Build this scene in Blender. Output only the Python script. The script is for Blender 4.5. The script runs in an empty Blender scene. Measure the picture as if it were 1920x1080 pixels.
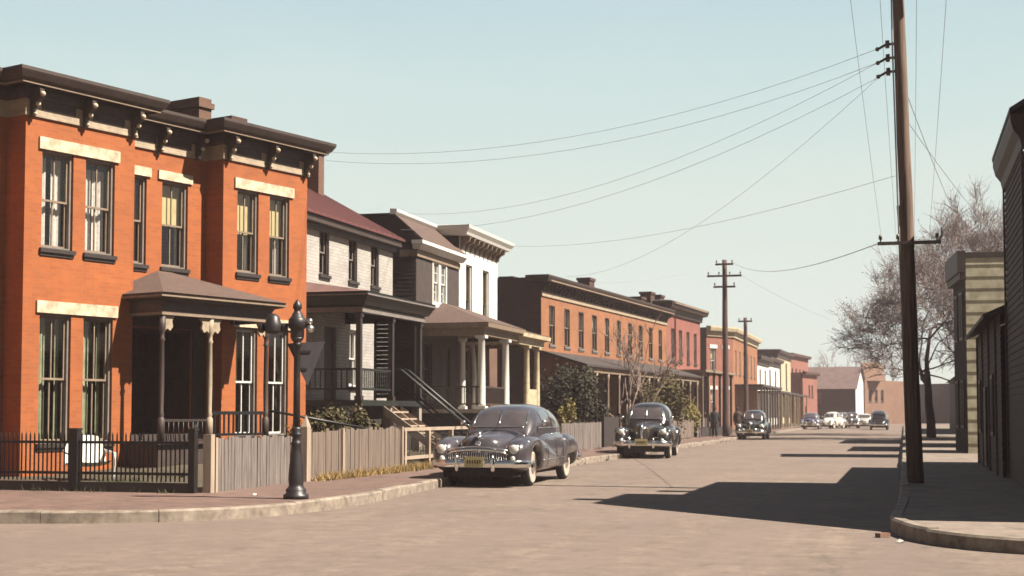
import bpy, math, random
from mathutils import Vector, Matrix
R = random.Random(11)
rad = math.radians
scene = bpy.context.scene
COL = scene.collection

# ------------------------------------------------------------------ street frame
TH = 15.4
U = (math.sin(rad(TH)), math.cos(rad(TH)))
V = (math.cos(rad(TH)), -math.sin(rad(TH)))
def S(a, w):
    return (a*U[0]+w*V[0], a*U[1]+w*V[1])
def S3(a, w, z):
    p = S(a, w); return (p[0], p[1], z)
SW = .18                                   # pavement height

# ------------------------------------------------------------------ materials
MATS = {}
def nodes(name):
    m = bpy.data.materials.new(name); m.use_nodes = True
    nt = m.node_tree; b = nt.nodes['Principled BSDF']
    return m, nt, b
def N(nt, t, **kw):
    n = nt.nodes.new(t)
    for k, v in kw.items():
        setattr(n, k, v)
    return n
def rgba(c): return (c[0], c[1], c[2], 1)
def mul(c, k): return tuple(min(1, x*k) for x in c)
def vary(nt, vec, base, amt, scale, detail=5, tint=None):
    """noise-driven variation between darker/lighter versions of one colour; returns colour socket"""
    n = N(nt, 'ShaderNodeTexNoise'); n.inputs['Scale'].default_value = scale; n.inputs['Detail'].default_value = detail
    n.inputs['Roughness'].default_value = .65
    nt.links.new(vec, n.inputs['Vector'])
    r = N(nt, 'ShaderNodeValToRGB')
    r.color_ramp.elements[0].position = .28; r.color_ramp.elements[1].position = .74
    r.color_ramp.elements[0].color = rgba(mul(tint or base, 1-amt)); r.color_ramp.elements[1].color = rgba(mul(base, 1+amt))
    nt.links.new(n.outputs['Fac'], r.inputs['Fac'])
    return r.outputs['Color'], n.outputs['Fac']
def mixc(nt, a, b, fac, mode='MIX'):
    m = N(nt, 'ShaderNodeMix', data_type='RGBA', blend_type=mode)
    for s, v in ((m.inputs[0], fac), (m.inputs[6], a), (m.inputs[7], b)):
        if hasattr(v, 'links'): nt.links.new(v, s)
        elif isinstance(v, (int, float)): s.default_value = v
        else: s.default_value = rgba(v)
    return m.outputs[2]
def bump(nt, b, h, strength=.3, dist=.02):
    n = N(nt, 'ShaderNodeBump'); n.inputs['Strength'].default_value = strength; n.inputs['Distance'].default_value = dist
    nt.links.new(h, n.inputs['Height']); nt.links.new(n.outputs[0], b.inputs['Normal'])
ALB = .43
BRIGHT = {'paint_white', 'stucco_white', 'paint_cream', 'lintel_stone', 'car_white', 'lens', 'plate_yellow', 'litter_paper', 'blind_yellow', 'blind_ochre', 'curtain_lace', 'whitewall', 'straw', 'siding_yellow'}
def plain(name, c, rough=.75, amt=.18, scale=3.0, metal=0, coat=0, stretch=(1,1,1), bmp=.15, tint=None):
    if name in MATS: return MATS[name]
    k_ = 1 if metal or name == 'car_glass' else (.60 if name in BRIGHT else ALB)
    c = mul(c, k_); tint = mul(tint, k_) if tint else None
    m, nt, b = nodes(name)
    tc = N(nt, 'ShaderNodeTexCoord'); mp = N(nt, 'ShaderNodeMapping'); mp.inputs['Scale'].default_value = stretch
    nt.links.new(tc.outputs['Object'], mp.inputs['Vector'])
    col, f = vary(nt, mp.outputs[0], c, amt, scale, tint=tint)
    nt.links.new(col, b.inputs['Base Color'])
    b.inputs['Roughness'].default_value = rough; b.inputs['Metallic'].default_value = metal
    b.inputs['Coat Weight'].default_value = coat; b.inputs['Coat Roughness'].default_value = .06
    if bmp: bump(nt, b, f, bmp, .01)
    MATS[name] = m; return m
def brick(name, c1, c2, mortar, amt=.22, grime=.35, size=(.225, .078), stain=None):
    c1, c2, mortar = mul(c1, ALB), mul(c2, ALB), mul(mortar, ALB); stain = mul(stain, ALB) if stain else None
    m, nt, b = nodes(name)
    tc = N(nt, 'ShaderNodeTexCoord'); sx = N(nt, 'ShaderNodeSeparateXYZ'); nt.links.new(tc.outputs['Object'], sx.inputs[0])
    ad = N(nt, 'ShaderNodeMath', operation='ADD'); nt.links.new(sx.outputs[0], ad.inputs[0]); nt.links.new(sx.outputs[1], ad.inputs[1])
    cx = N(nt, 'ShaderNodeCombineXYZ'); nt.links.new(ad.outputs[0], cx.inputs[0]); nt.links.new(sx.outputs[2], cx.inputs[1])
    bt = N(nt, 'ShaderNodeTexBrick'); bt.inputs['Scale'].default_value = 1
    bt.inputs['Brick Width'].default_value = size[0]; bt.inputs['Row Height'].default_value = size[1]
    bt.inputs['Mortar Size'].default_value = .007; bt.inputs['Mortar Smooth'].default_value = .3; bt.inputs['Bias'].default_value = -.1
    bt.inputs['Color1'].default_value = rgba(c1); bt.inputs['Color2'].default_value = rgba(c2); bt.inputs['Mortar'].default_value = rgba(mortar)
    nt.links.new(cx.outputs[0], bt.inputs['Vector'])
    n1, f1 = vary(nt, tc.outputs['Object'], (1/(1+amt),)*3, amt, .55, 6)
    col = mixc(nt, bt.outputs['Color'], n1, .9, 'MULTIPLY')
    n2 = N(nt, 'ShaderNodeTexNoise'); n2.inputs['Scale'].default_value = 2.2; n2.inputs['Detail'].default_value = 8; n2.inputs['Roughness'].default_value = .75
    mp = N(nt, 'ShaderNodeMapping'); mp.inputs['Scale'].default_value = (1, 1, .28); nt.links.new(tc.outputs['Object'], mp.inputs[0]); nt.links.new(mp.outputs[0], n2.inputs['Vector'])
    rp = N(nt, 'ShaderNodeValToRGB'); rp.color_ramp.elements[0].position = .5; rp.color_ramp.elements[1].position = .78
    rp.color_ramp.elements[0].color = (0, 0, 0, 1); rp.color_ramp.elements[1].color = (grime, grime, grime, 1)
    nt.links.new(n2.outputs['Fac'], rp.inputs[0])
    col = mixc(nt, col, stain or mul(c1, .45), rp.outputs[0])
    nt.links.new(col, b.inputs['Base Color']); b.inputs['Roughness'].default_value = .88
    bump(nt, b, bt.outputs['Fac'], -.5, .012)
    MATS[name] = m; return m
def glassy(name, tint=(.85, .9, .9), trans=.72):
    m, nt, b = nodes(name); nt.nodes.remove(b)
    out = nt.nodes['Material Output']
    t = N(nt, 'ShaderNodeBsdfTransparent'); t.inputs[0].default_value = rgba(tint)
    g = N(nt, 'ShaderNodeBsdfGlossy'); g.inputs['Roughness'].default_value = .04
    tc = N(nt, 'ShaderNodeTexCoord'); nz = N(nt, 'ShaderNodeTexNoise'); nz.inputs['Scale'].default_value = 1.7
    nt.links.new(tc.outputs['Object'], nz.inputs['Vector'])
    bp = N(nt, 'ShaderNodeBump'); bp.inputs['Strength'].default_value = .12; bp.inputs['Distance'].default_value = .05
    nt.links.new(nz.outputs[0], bp.inputs['Height']); nt.links.new(bp.outputs[0], g.inputs['Normal'])
    fr = N(nt, 'ShaderNodeLayerWeight'); fr.inputs[0].default_value = .35
    pw_ = N(nt, 'ShaderNodeMath', operation='POWER'); pw_.inputs[1].default_value = 3.0; fr.inputs[0].default_value = .5; nt.links.new(fr.outputs['Facing'], pw_.inputs[0])
    ma = N(nt, 'ShaderNodeMath', operation='MULTIPLY_ADD'); ma.inputs[1].default_value = .6; ma.inputs[2].default_value = 1-trans
    nt.links.new(pw_.outputs[0], ma.inputs[0])
    mx = N(nt, 'ShaderNodeMixShader'); nt.links.new(ma.outputs[0], mx.inputs[0]); nt.links.new(t.outputs[0], mx.inputs[1]); nt.links.new(g.outputs[0], mx.inputs[2])
    nt.links.new(mx.outputs[0], out.inputs[0])
    MATS[name] = m; return m
def ground_mat(name, c, c2, amt, track=False, bricks=False, speck=.34):
    c, c2 = mul(c, ALB), mul(c2, ALB)
    m, nt, b = nodes(name)
    ge = N(nt, 'ShaderNodeNewGeometry')
    mp = N(nt, 'ShaderNodeMapping'); mp.inputs['Rotation'].default_value = (0, 0, rad(TH)); nt.links.new(ge.outputs['Position'], mp.inputs[0])
    col, f = vary(nt, mp.outputs[0], c, amt, .35, 7)
    fine, ff = vary(nt, mp.outputs[0], (1/(1+speck),)*3, speck, 14, 4)
    col = mixc(nt, col, fine, .8, 'MULTIPLY')
    mot, fm_ = vary(nt, mp.outputs[0], (1/1.5,)*3, .5, 3.0, 10); col = mixc(nt, col, mot, .92, 'MULTIPLY')
    n3 = N(nt, 'ShaderNodeTexNoise'); n3.inputs['Scale'].default_value = 1.0; n3.inputs['Detail'].default_value = 6; n3.inputs['Roughness'].default_value = .7
    m3 = N(nt, 'ShaderNodeMapping'); m3.inputs['Scale'].default_value = (1.3, .07, 1) if track else (.9, .9, 1); nt.links.new(mp.outputs[0], m3.inputs[0]); nt.links.new(m3.outputs[0], n3.inputs['Vector'])
    rp = N(nt, 'ShaderNodeValToRGB'); rp.color_ramp.elements[0].position = .42; rp.color_ramp.elements[1].position = .72
    rp.color_ramp.elements[0].color = (0, 0, 0, 1); rp.color_ramp.elements[1].color = (.9, .9, .9, 1)
    nt.links.new(n3.outputs['Fac'], rp.inputs[0])
    col = mixc(nt, col, c2, rp.outputs[0])
    if track:      # tar-filled cracks
        vo = N(nt, 'ShaderNodeTexVoronoi', feature='DISTANCE_TO_EDGE'); vo.inputs['Scale'].default_value = .16
        nz = N(nt, 'ShaderNodeTexNoise'); nz.inputs['Scale'].default_value = .8; nt.links.new(mp.outputs[0], nz.inputs['Vector'])
        av = N(nt, 'ShaderNodeVectorMath', operation='ADD'); nt.links.new(mp.outputs[0], av.inputs[0])
        sc_ = N(nt, 'ShaderNodeVectorMath', operation='SCALE'); sc_.inputs['Scale'].default_value = 2.2; nt.links.new(nz.outputs['Color'], sc_.inputs[0]); nt.links.new(sc_.outputs[0], av.inputs[1])
        nt.links.new(av.outputs[0], vo.inputs['Vector'])
        lt = N(nt, 'ShaderNodeMath', operation='LESS_THAN'); lt.inputs[1].default_value = .0045; nt.links.new(vo.outputs['Distance'], lt.inputs[0])
        k = N(nt, 'ShaderNodeMath', operation='MULTIPLY'); k.inputs[1].default_value = .3; nt.links.new(lt.outputs[0], k.inputs[0])
        col = mixc(nt, col, mul(c2, .5), k.outputs[0])
        dt = N(nt, 'ShaderNodeVectorMath', operation='DOT_PRODUCT'); dt.inputs[1].default_value = (V[0], V[1], 0); nt.links.new(ge.outputs['Position'], dt.inputs[0])
        wob = N(nt, 'ShaderNodeMath', operation='MULTIPLY_ADD'); wob.inputs[1].default_value = 1.3; nt.links.new(nz.outputs['Fac'], wob.inputs[0]); nt.links.new(dt.outputs['Value'], wob.inputs[2])
        ab = N(nt, 'ShaderNodeMath', operation='ADD'); ab.inputs[1].default_value = 4.45; nt.links.new(wob.outputs[0], ab.inputs[0])
        ab2 = N(nt, 'ShaderNodeMath', operation='ABSOLUTE'); nt.links.new(ab.outputs[0], ab2.inputs[0])
        gd = N(nt, 'ShaderNodeMapRange'); gd.inputs[1].default_value = 4.1; gd.inputs[2].default_value = 5.0; gd.inputs[3].default_value = 0; gd.inputs[4].default_value = .55; nt.links.new(ab2.outputs[0], gd.inputs[0])
        up_ = N(nt, 'ShaderNodeMapRange'); up_.inputs[1].default_value = 5.2; up_.inputs[2].default_value = 5.7; up_.inputs[3].default_value = 1; up_.inputs[4].default_value = .25; nt.links.new(ab2.outputs[0], up_.inputs[0])
        gm = N(nt, 'ShaderNodeMath', operation='MULTIPLY'); nt.links.new(gd.outputs[0], gm.inputs[0]); nt.links.new(up_.outputs[0], gm.inputs[1])
        col = mixc(nt, col, mul(c2, .95), gm.outputs[0])
        ln = N(nt, 'ShaderNodeMath', operation='SINE'); lm = N(nt, 'ShaderNodeMath', operation='MULTIPLY'); lm.inputs[1].default_value = 3.6; nt.links.new(wob.outputs[0], lm.inputs[0]); nt.links.new(lm.outputs[0], ln.inputs[0])
        lr = N(nt, 'ShaderNodeMapRange'); lr.inputs[1].default_value = .2; lr.inputs[2].default_value = 1; lr.inputs[3].default_value = 0; lr.inputs[4].default_value = .42; nt.links.new(ln.outputs[0], lr.inputs[0])
        col = mixc(nt, col, mul(c2, 1.1), lr.outputs[0])
        # repaired patches of a different mix, and drips of oil
        v2 = N(nt, 'ShaderNodeTexVoronoi'); v2.inputs['Scale'].default_value = .11; v2.inputs['Randomness'].default_value = 1; nt.links.new(av.outputs[0], v2.inputs['Vector'])
        sp_ = N(nt, 'ShaderNodeSeparateColor'); nt.links.new(v2.outputs['Color'], sp_.inputs[0])
        r2 = N(nt, 'ShaderNodeMapRange'); r2.inputs[1].default_value = .55; r2.inputs[2].default_value = 1; r2.inputs[3].default_value = 0; r2.inputs[4].default_value = .4; nt.links.new(sp_.outputs[0], r2.inputs[0])
        col = mixc(nt, col, mul(c2, 1.15), r2.outputs[0])
        n5 = N(nt, 'ShaderNodeTexNoise'); n5.inputs['Scale'].default_value = 1.7; n5.inputs['Detail'].default_value = 2
        m5 = N(nt, 'ShaderNodeMapping'); m5.inputs['Scale'].default_value = (1, .5, 1); nt.links.new(mp.outputs[0], m5.inputs[0]); nt.links.new(m5.outputs[0], n5.inputs['Vector'])
        r5_ = N(nt, 'ShaderNodeMapRange'); r5_.inputs[1].default_value = .66; r5_.inputs[2].default_value = .78; r5_.inputs[3].default_value = 0; r5_.inputs[4].default_value = .65; nt.links.new(n5.outputs['Fac'], r5_.inputs[0])
        col = mixc(nt, col, mul(c2, .6), r5_.outputs[0])
    if bricks:
        bt = N(nt, 'ShaderNodeTexBrick'); bt.inputs['Scale'].default_value = 1; bt.inputs['Brick Width'].default_value = .22; bt.inputs['Row Height'].default_value = .11
        bt.inputs['Mortar Size'].default_value = .008; bt.inputs['Color1'].default_value = (1, 1, 1, 1); bt.inputs['Color2'].default_value = (.72, .68, .68, 1); bt.inputs['Mortar'].default_value = (.55, .5, .45, 1)
        nt.links.new(mp.outputs[0], bt.inputs['Vector'])
        col = mixc(nt, col, bt.outputs['Color'], .8, 'MULTIPLY')
    nt.links.new(col, b.inputs['Base Color']); b.inputs['Roughness'].default_value = .9
    bump(nt, b, ff, .35, .01)
    MATS[name] = m; return m

brick('brick_orange', (.74, .192, .032), (.60, .148, .027), (.58, .235, .11), amt=.22, stain=(.42, .11, .035), grime=.5)
brick('brick_row', (.62, .235, .085), (.49, .165, .06), (.56, .3, .17), amt=.28, grime=.55, stain=(.44, .24, .14))
brick('brick_pink', (.56, .175, .125), (.45, .13, .09), (.5, .26, .2), amt=.26, grime=.45)
brick('brick_salmon', (.55, .19, .125), (.46, .14, .09), (.5, .28, .22), amt=.26, grime=.45)
brick('brick_tan', (.42, .22, .14), (.34, .16, .1), (.46, .32, .22), grime=.35)
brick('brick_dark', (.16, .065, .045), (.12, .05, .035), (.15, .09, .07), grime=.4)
brick('brick_chimney', (.30, .15, .09), (.24, .11, .07), (.3, .2, .15), grime=.5)
brick('brick_white', (.86, .81, .75), (.70, .645, .59), (.44, .39, .35), amt=.26, grime=.7, stain=(.55, .48, .42), size=(.3, .1))
W_CREAM = plain('paint_cream', (.72, .62, .43), .6, .14, 4, tint=(.5, .38, .22))
plain('paint_white', (.80, .78, .72), .6, .08, 3)
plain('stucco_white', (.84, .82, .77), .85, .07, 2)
plain('lintel_stone', (.74, .65, .46), .85, .26, 5.5, tint=(.50, .37, .24))
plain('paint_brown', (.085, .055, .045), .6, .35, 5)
plain('paint_tan', (.40, .29, .2), .65, .25, 6)
plain('frieze_tan', (.60, .47, .33), .7, .3, 5)
plain('sash_grey', (.34, .29, .26), .55, .2, 6)
plain('sash_dark', (.06, .045, .04), .5, .2, 6)
plain('paint_green', (.022, .026, .022), .5, .3, 4)
plain('paint_black', (.012, .012, .013), .45, .3, 5)
plain('iron', (.022, .016, .015), .55, .4, 8)
plain('lamp_iron', (.038, .03, .032), .45, .4, 8)
plain('wood_grey', (.33, .275, .245), .85, .35, 2, stretch=(9, 9, .6), bmp=.4, tint=(.2, .155, .135))
plain('wood_brown', (.29, .215, .17), .85, .4, 2, stretch=(8, 8, .6), bmp=.4)
plain('pole_dark', (.15, .09, .075), .9, .4, 2.2, stretch=(7, 7, .35), bmp=.5)
plain('wood_pale', (.62, .48, .36), .85, .3, 2, stretch=(8, 8, .6), bmp=.4)
plain('pole_wood', (.34, .235, .175), .9, .45, 2.2, stretch=(7, 7, .35), bmp=.6, tint=(.17, .09, .06))
plain('roof_red', (.20, .055, .048), .6, .3, 1.5, stretch=(1, .3, 1))
plain('roof_brown', (.16, .095, .075), .85, .3, 7)
plain('roof_slate', (.075, .058, .055), .7, .35, 6)
plain('roof_pink', (.26, .13, .11), .75, .35, 1.6)
plain('roof_mauve', (.23, .15, .14), .8, .35, 1.2)
plain('roof_tar', (.045, .035, .033), .9, .3, 3)
plain('siding_yellow', (.66, .62, .46), .75, .2, 2.2, tint=(.5, .45, .3))
plain('siding_dark', (.085, .060, .052), .8, .35, 3)
plain('siding_grey', (.12, .105, .1), .8, .3, 3)
plain('siding_sage', (.16, .16, .115), .8, .25, 3)
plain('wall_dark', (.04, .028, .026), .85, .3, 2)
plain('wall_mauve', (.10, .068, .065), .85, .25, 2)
plain('curtain_lace', (.74, .68, .63), .9, .25, 9, bmp=0)
plain('curtain_green', (.50, .52, .33), .9, .4, 5, bmp=0)
plain('blind_yellow', (.62, .50, .25), .8, .14, 3, bmp=0)
plain('blind_ochre', (.55, .36, .14), .8, .12, 3, bmp=0)
plain('granite', (.46, .38, .30), .85, .4, 4, tint=(.3, .22, .17))
plain('concrete', (.50, .42, .35), .85, .22, 3)
plain('soil', (.15, .10, .065), .95, .4, 3)
plain('chrome', (.78, .77, .76), .13, .05, 3, metal=1, bmp=0)
plain('chrome_dull', (.60, .58, .55), .3, .1, 3, metal=1, bmp=0)
plain('rubber', (.022, .019, .018), .75, .3, 9)
plain('whitewall', (.55, .47, .38), .7, .2, 8)
plain('lens', (.75, .74, .68), .1, .06, 20, coat=1, bmp=0)
plain('plate_yellow', (.68, .60, .28), .5, .15, 8, bmp=0)
plain('plate_ink', (.12, .09, .05), .6, .2, 8, bmp=0)
plain('ornament_brass', (.55, .40, .16), .3, .1, 8, metal=1, bmp=0)
plain('car_blue', (.10, .086, .10), .3, .3, 2, coat=.8, bmp=0)
plain('car_black', (.03, .026, .027), .3, .35, 2, coat=.8, bmp=0)
plain('car_navy', (.045, .05, .13), .25, .12, 5, coat=1, bmp=0)
plain('car_green', (.02, .025, .022), .25, .12, 5, coat=1, bmp=0)
plain('car_white', (.72, .69, .62), .3, .08, 5, coat=1, bmp=0)
plain('car_grey', (.25, .23, .22), .3, .1, 5, coat=1, bmp=0)
plain('car_glass', (.06, .05, .05), .08, .2, 2, coat=1, bmp=0)
plain('bark', (.075, .052, .045), .95, .4, 6)
plain('bark_dark', (.080, .034, .031), .95, .4, 6)
plain('bark_pale', (.40, .29, .24), .95, .35, 6)
plain('twig', (.36, .285, .275), .95, .3, 6, bmp=0)
plain('bud', (.46, .37, .355), .95, .4, 1.2, bmp=0)
plain('leaf_dark', (.055, .052, .024), .95, .6, .9, bmp=0)
plain('leaf_olive', (.19, .155, .055), .95, .5, 1.2, bmp=0)
plain('leaf_yellow', (.34, .27, .05), .7, .4, 1.5, bmp=0)
plain('straw', (.42, .28, .10), .9, .4, 1.5, bmp=0)
plain('weed', (.10, .10, .035), .9, .4, 1.5, bmp=0)
plain('coat_black', (.022, .017, .02), .9, .3, 6)
plain('coat_brown', (.075, .03, .02), .9, .3, 6)
plain('skin', (.16, .085, .055), .6, .1, 9, bmp=0)
plain('hair', (.012, .009, .008), .7, .3, 9)
plain('sign_grey', (.10, .085, .095), .6, .25, 4)
plain('porcelain', (.22, .16, .12), .3, .1, 4)
plain('wire_black', (.62, .62, .60), .6, .1, 2, bmp=0)
plain('galvanised', (.34, .33, .33), .5, .2, 5, metal=.6)
plain('litter_paper', (.75, .7, .62), .8, .1, 5)
glassy('glass', (.96, .97, .95), .93)
ROAD = ground_mat('asphalt', (.575, .43, .335), (.26, .19, .16), .26, track=True)
PAVE = ground_mat('pavement_brick', (.52, .32, .255), (.33, .20, .16), .24, bricks=True)
PAVE2 = ground_mat('pavement_concrete', (.60, .475, .385), (.42, .32, .255), .2)
EARTH = ground_mat('earth', (.20, .15, .09), (.12, .095, .05), .3)
M = MATS

# ------------------------------------------------------------------ mesh builder
class MB:
    def __init__(s): s.v = []; s.f = []; s.m = []; s.sm = []
    def add(s, vs, fs, m=0, smooth=False, T=None):
        o = len(s.v)
        s.v += [tuple(T @ Vector(p)) if T else tuple(p) for p in vs]
        for f in fs:
            s.f.append([i+o for i in f]); s.m.append(m); s.sm.append(smooth)
        return s
    def box(s, x0, x1, y0, y1, z0, z1, m=0, T=None):
        vs = [(x, y, z) for z in (z0, z1) for y in (y0, y1) for x in (x0, x1)]
        return s.add(vs, [(0, 2, 3, 1), (4, 5, 7, 6), (0, 1, 5, 4), (2, 6, 7, 3), (0, 4, 6, 2), (1, 3, 7, 5)], m, T=T)
    def poly(s, pts, m=0): return s.add(pts, [tuple(range(len(pts)))], m)
    def prism(s, pts, z0, z1, m=0, T=None):
        n = len(pts)
        vs = [(x, y, z0) for x, y in pts]+[(x, y, z1) for x, y in pts]
        fs = [tuple(range(n))[::-1], tuple(range(n, 2*n))]+[(i, (i+1) % n, n+(i+1) % n, n+i) for i in range(n)]
        return s.add(vs, fs, m, T=T)
    def prism_x(s, pts, x0, x1, m=0, T=None):      # pts in (y, z)
        n = len(pts)
        vs = [(x0, y, z) for y, z in pts]+[(x1, y, z) for y, z in pts]
        fs = [tuple(range(n))[::-1], tuple(range(n, 2*n))]+[(i, (i+1) % n, n+(i+1) % n, n+i) for i in range(n)]
        return s.add(vs, fs, m, T=T)
    def tube(s, pts, r, n=6, m=0, caps=True, smooth=True):
        pts = [Vector(p) for p in pts]
        rs = r if isinstance(r, (list, tuple)) else [r]*len(pts)
        o = len(s.v); k = len(pts); up = None
        for i, p in enumerate(pts):
            d = (pts[min(i+1, k-1)]-pts[max(i-1, 0)])
            if d.length < 1e-9: d = Vector((0, 0, 1))
            d.normalize()
            if up is None: up = Vector((0, 0, 1)) if abs(d.z) < .9 else Vector((1, 0, 0))
            a = d.cross(up)
            if a.length < 1e-5: a = d.orthogonal()
            a.normalize(); b = d.cross(a); up = -b if False else up
            for j in range(n):
                t = 2*math.pi*j/n
                s.v.append(tuple(p+(a*math.cos(t)+b*math.sin(t))*rs[i]))
        for i in range(k-1):
            for j in range(n):
                s.f.append([o+i*n+j, o+i*n+(j+1) % n, o+(i+1)*n+(j+1) % n, o+(i+1)*n+j]); s.m.append(m); s.sm.append(smooth)
        if caps:
            s.f.append([o+j for j in range(n)][::-1]); s.m.append(m); s.sm.append(False)
            s.f.append([o+(k-1)*n+j for j in range(n)]); s.m.append(m); s.sm.append(False)
        return s
    def lathe(s, prof, n=16, m=0, T=None, smooth=True):
        o = len(s.v)
        for r, z in prof:
            for j in range(n):
                t = 2*math.pi*j/n; p = Vector((r*math.cos(t), r*math.sin(t), z))
                s.v.append(tuple(T @ p) if T else tuple(p))
        for i in range(len(prof)-1):
            for j in range(n):
                s.f.append([o+i*n+j, o+i*n+(j+1) % n, o+(i+1)*n+(j+1) % n, o+(i+1)*n+j]); s.m.append(m); s.sm.append(smooth)
        s.f.append([o+j for j in range(n)][::-1]); s.m.append(m); s.sm.append(False)
        e = o+(len(prof)-1)*n
        s.f.append([e+j for j in range(n)]); s.m.append(m); s.sm.append(False)
        return s
    def ball(s, c, r, m=0, n=8, sc=(1, 1, 1)):
        T = Matrix.Translation(c) @ Matrix.Diagonal((sc[0], sc[1], sc[2], 1))
        k = max(4, n//2)
        return s.lathe([(max(1e-4, r*math.sin(math.pi*i/k)), -r*math.cos(math.pi*i/k)) for i in range(k+1)], n, m, T)
    def loft(s, loops, m=0, smooth=True, cap=True, closed=True):
        o = len(s.v); n = len(loops[0])
        for l in loops: s.v += [tuple(p) for p in l]
        for i in range(len(loops)-1):
            for j in range(n if closed else n-1):
                s.f.append([o+i*n+j, o+i*n+(j+1) % n, o+(i+1)*n+(j+1) % n, o+(i+1)*n+j]); s.m.append(m); s.sm.append(smooth)
        if cap:
            s.f.append([o+j for j in range(n)][::-1]); s.m.append(m); s.sm.append(smooth)
            e = o+(len(loops)-1)*n
            s.f.append([e+j for j in range(n)]); s.m.append(m); s.sm.append(smooth)
        return s
    def sweep(s, path, prof, m=0, caps=True):
        """profile of (out, z) points carried along a plan path; outside is on the right of travel"""
        P = [Vector(p) for p in path]; k = len(P); loops = []
        for i in range(k):
            ns = []
            for a, b in ((i-1, i), (i, i+1)):
                if a >= 0 and b < k:
                    d = (P[b]-P[a]).normalized(); ns.append(Vector((d.y, -d.x)))
            if len(ns) == 2:
                h = ns[0]+ns[1]
                q = h/max(.2, h.dot(ns[0]))
            else: q = ns[0]
            loops.append([(P[i].x+q.x*o, P[i].y+q.y*o, z) for o, z in prof])
        return s.loft(loops, m, smooth=False, cap=caps, closed=False)
    def mesh(s, name, mats):
        me = bpy.data.meshes.new(name)
        me.from_pydata(s.v, [], s.f)
        for mt in mats: me.materials.append(mt)
        me.polygons.foreach_set('material_index', s.m)
        me.polygons.foreach_set('use_smooth', s.sm)
        me.update(); return me
    def build(s, name, mats, parent=None, loc=None, rz=None):
        if not isinstance(mats, (list, tuple)): mats = [mats]
        mats = [M[x] if isinstance(x, str) else x for x in mats]
        o = bpy.data.objects.new(name, s.mesh(name, mats)); COL.objects.link(o)
        if parent: o.parent = parent
        if loc: o.location = loc
        if rz is not None: o.rotation_euler.z = rz
        return o
def tag(o, label=None, cat=None, group=None, kind=None):
    if label: o['label'] = label
    if cat: o['category'] = cat
    if group: o['group'] = group
    if kind: o['kind'] = kind
    return o
def thing(name, label, cat, loc=(0, 0, 0), rz=0, group=None):
    o = bpy.data.objects.new(name, None); COL.objects.link(o)
    o.empty_display_size = .3
    o.location = loc; o.rotation_euler.z = rz
    return tag(o, label, cat, group)
def link_mesh(name, me, parent, loc=(0, 0, 0), rz=0):
    o = bpy.data.objects.new(name, me); COL.objects.link(o); o.parent = parent; o.location = loc; o.rotation_euler.z = rz
    return o
def copy_tree(o, parent=None):
    kids = list(o.children)
    c = o.copy(); COL.objects.link(c)
    if parent: c.parent = parent
    for ch in kids: copy_tree(ch, c)
    return c
def house(name, label, x, y, theta, cat='house', group=None):
    return thing(name, label, cat, (x, y, 0), rad(90-theta), group)

# ------------------------------------------------------------------ walls and windows
def wall(mb, p0, p1, z0, z1, ops=(), depth=.13, m=0):
    """wall from p0 to p1 (outside on the right), ops = (s0, s1, za, zb, arch)"""
    p0 = Vector(p0); p1 = Vector(p1); L = (p1-p0).length; d = (p1-p0)/L; n = Vector((d.y, -d.x))
    def P(s_, z, dy=0): return (p0.x+d.x*s_-n.x*dy, p0.y+d.y*s_-n.y*dy, z)
    xs = sorted({0, L} | {v for o in ops for v in o[:2]}); zs = sorted({z0, z1} | {v for o in ops for v in o[2:4]})
    for i in range(len(xs)-1):
        for j in range(len(zs)-1):
            cx = (xs[i]+xs[i+1])/2; cz = (zs[j]+zs[j+1])/2
            if any(o[0] < cx < o[1] and o[2] < cz < o[3] for o in ops): continue
            mb.poly([P(xs[i], zs[j]), P(xs[i+1], zs[j]), P(xs[i+1], zs[j+1]), P(xs[i], zs[j+1])], m)
    for o in ops:
        s0, s1, za, zb = o[:4]; arch = o[4] if len(o) > 4 else 0
        dp = o[5] if len(o) > 5 else depth
        mb.poly([P(s0, za), P(s1, za), P(s1, za, dp), P(s0, za, dp)], m)
        mb.poly([P(s0, za, dp), P(s0, zb, dp), P(s0, zb), P(s0, za)], m)
        mb.poly([P(s1, za), P(s1, zb), P(s1, zb, dp), P(s1, za, dp)], m)
        if not arch:
            mb.poly([P(s0, zb, dp), P(s1, zb, dp), P(s1, zb), P(s0, zb)], m)
        else:
            k = 8; c = (s0+s1)/2; h = (s1-s0)/2
            q = [(c-h*math.cos(math.pi*i/k), zb-arch+arch*math.sin(math.pi*i/k)) for i in range(k+1)]
            for i in range(k):
                (a, az), (b, bz) = q[i], q[i+1]
                mb.poly([P(a, az), P(b, bz), P(b, zb), P(a, zb)], m)
                mb.poly([P(a, az, dp), P(b, bz, dp), P(b, bz), P(a, az)], m)
WC = {}
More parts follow.
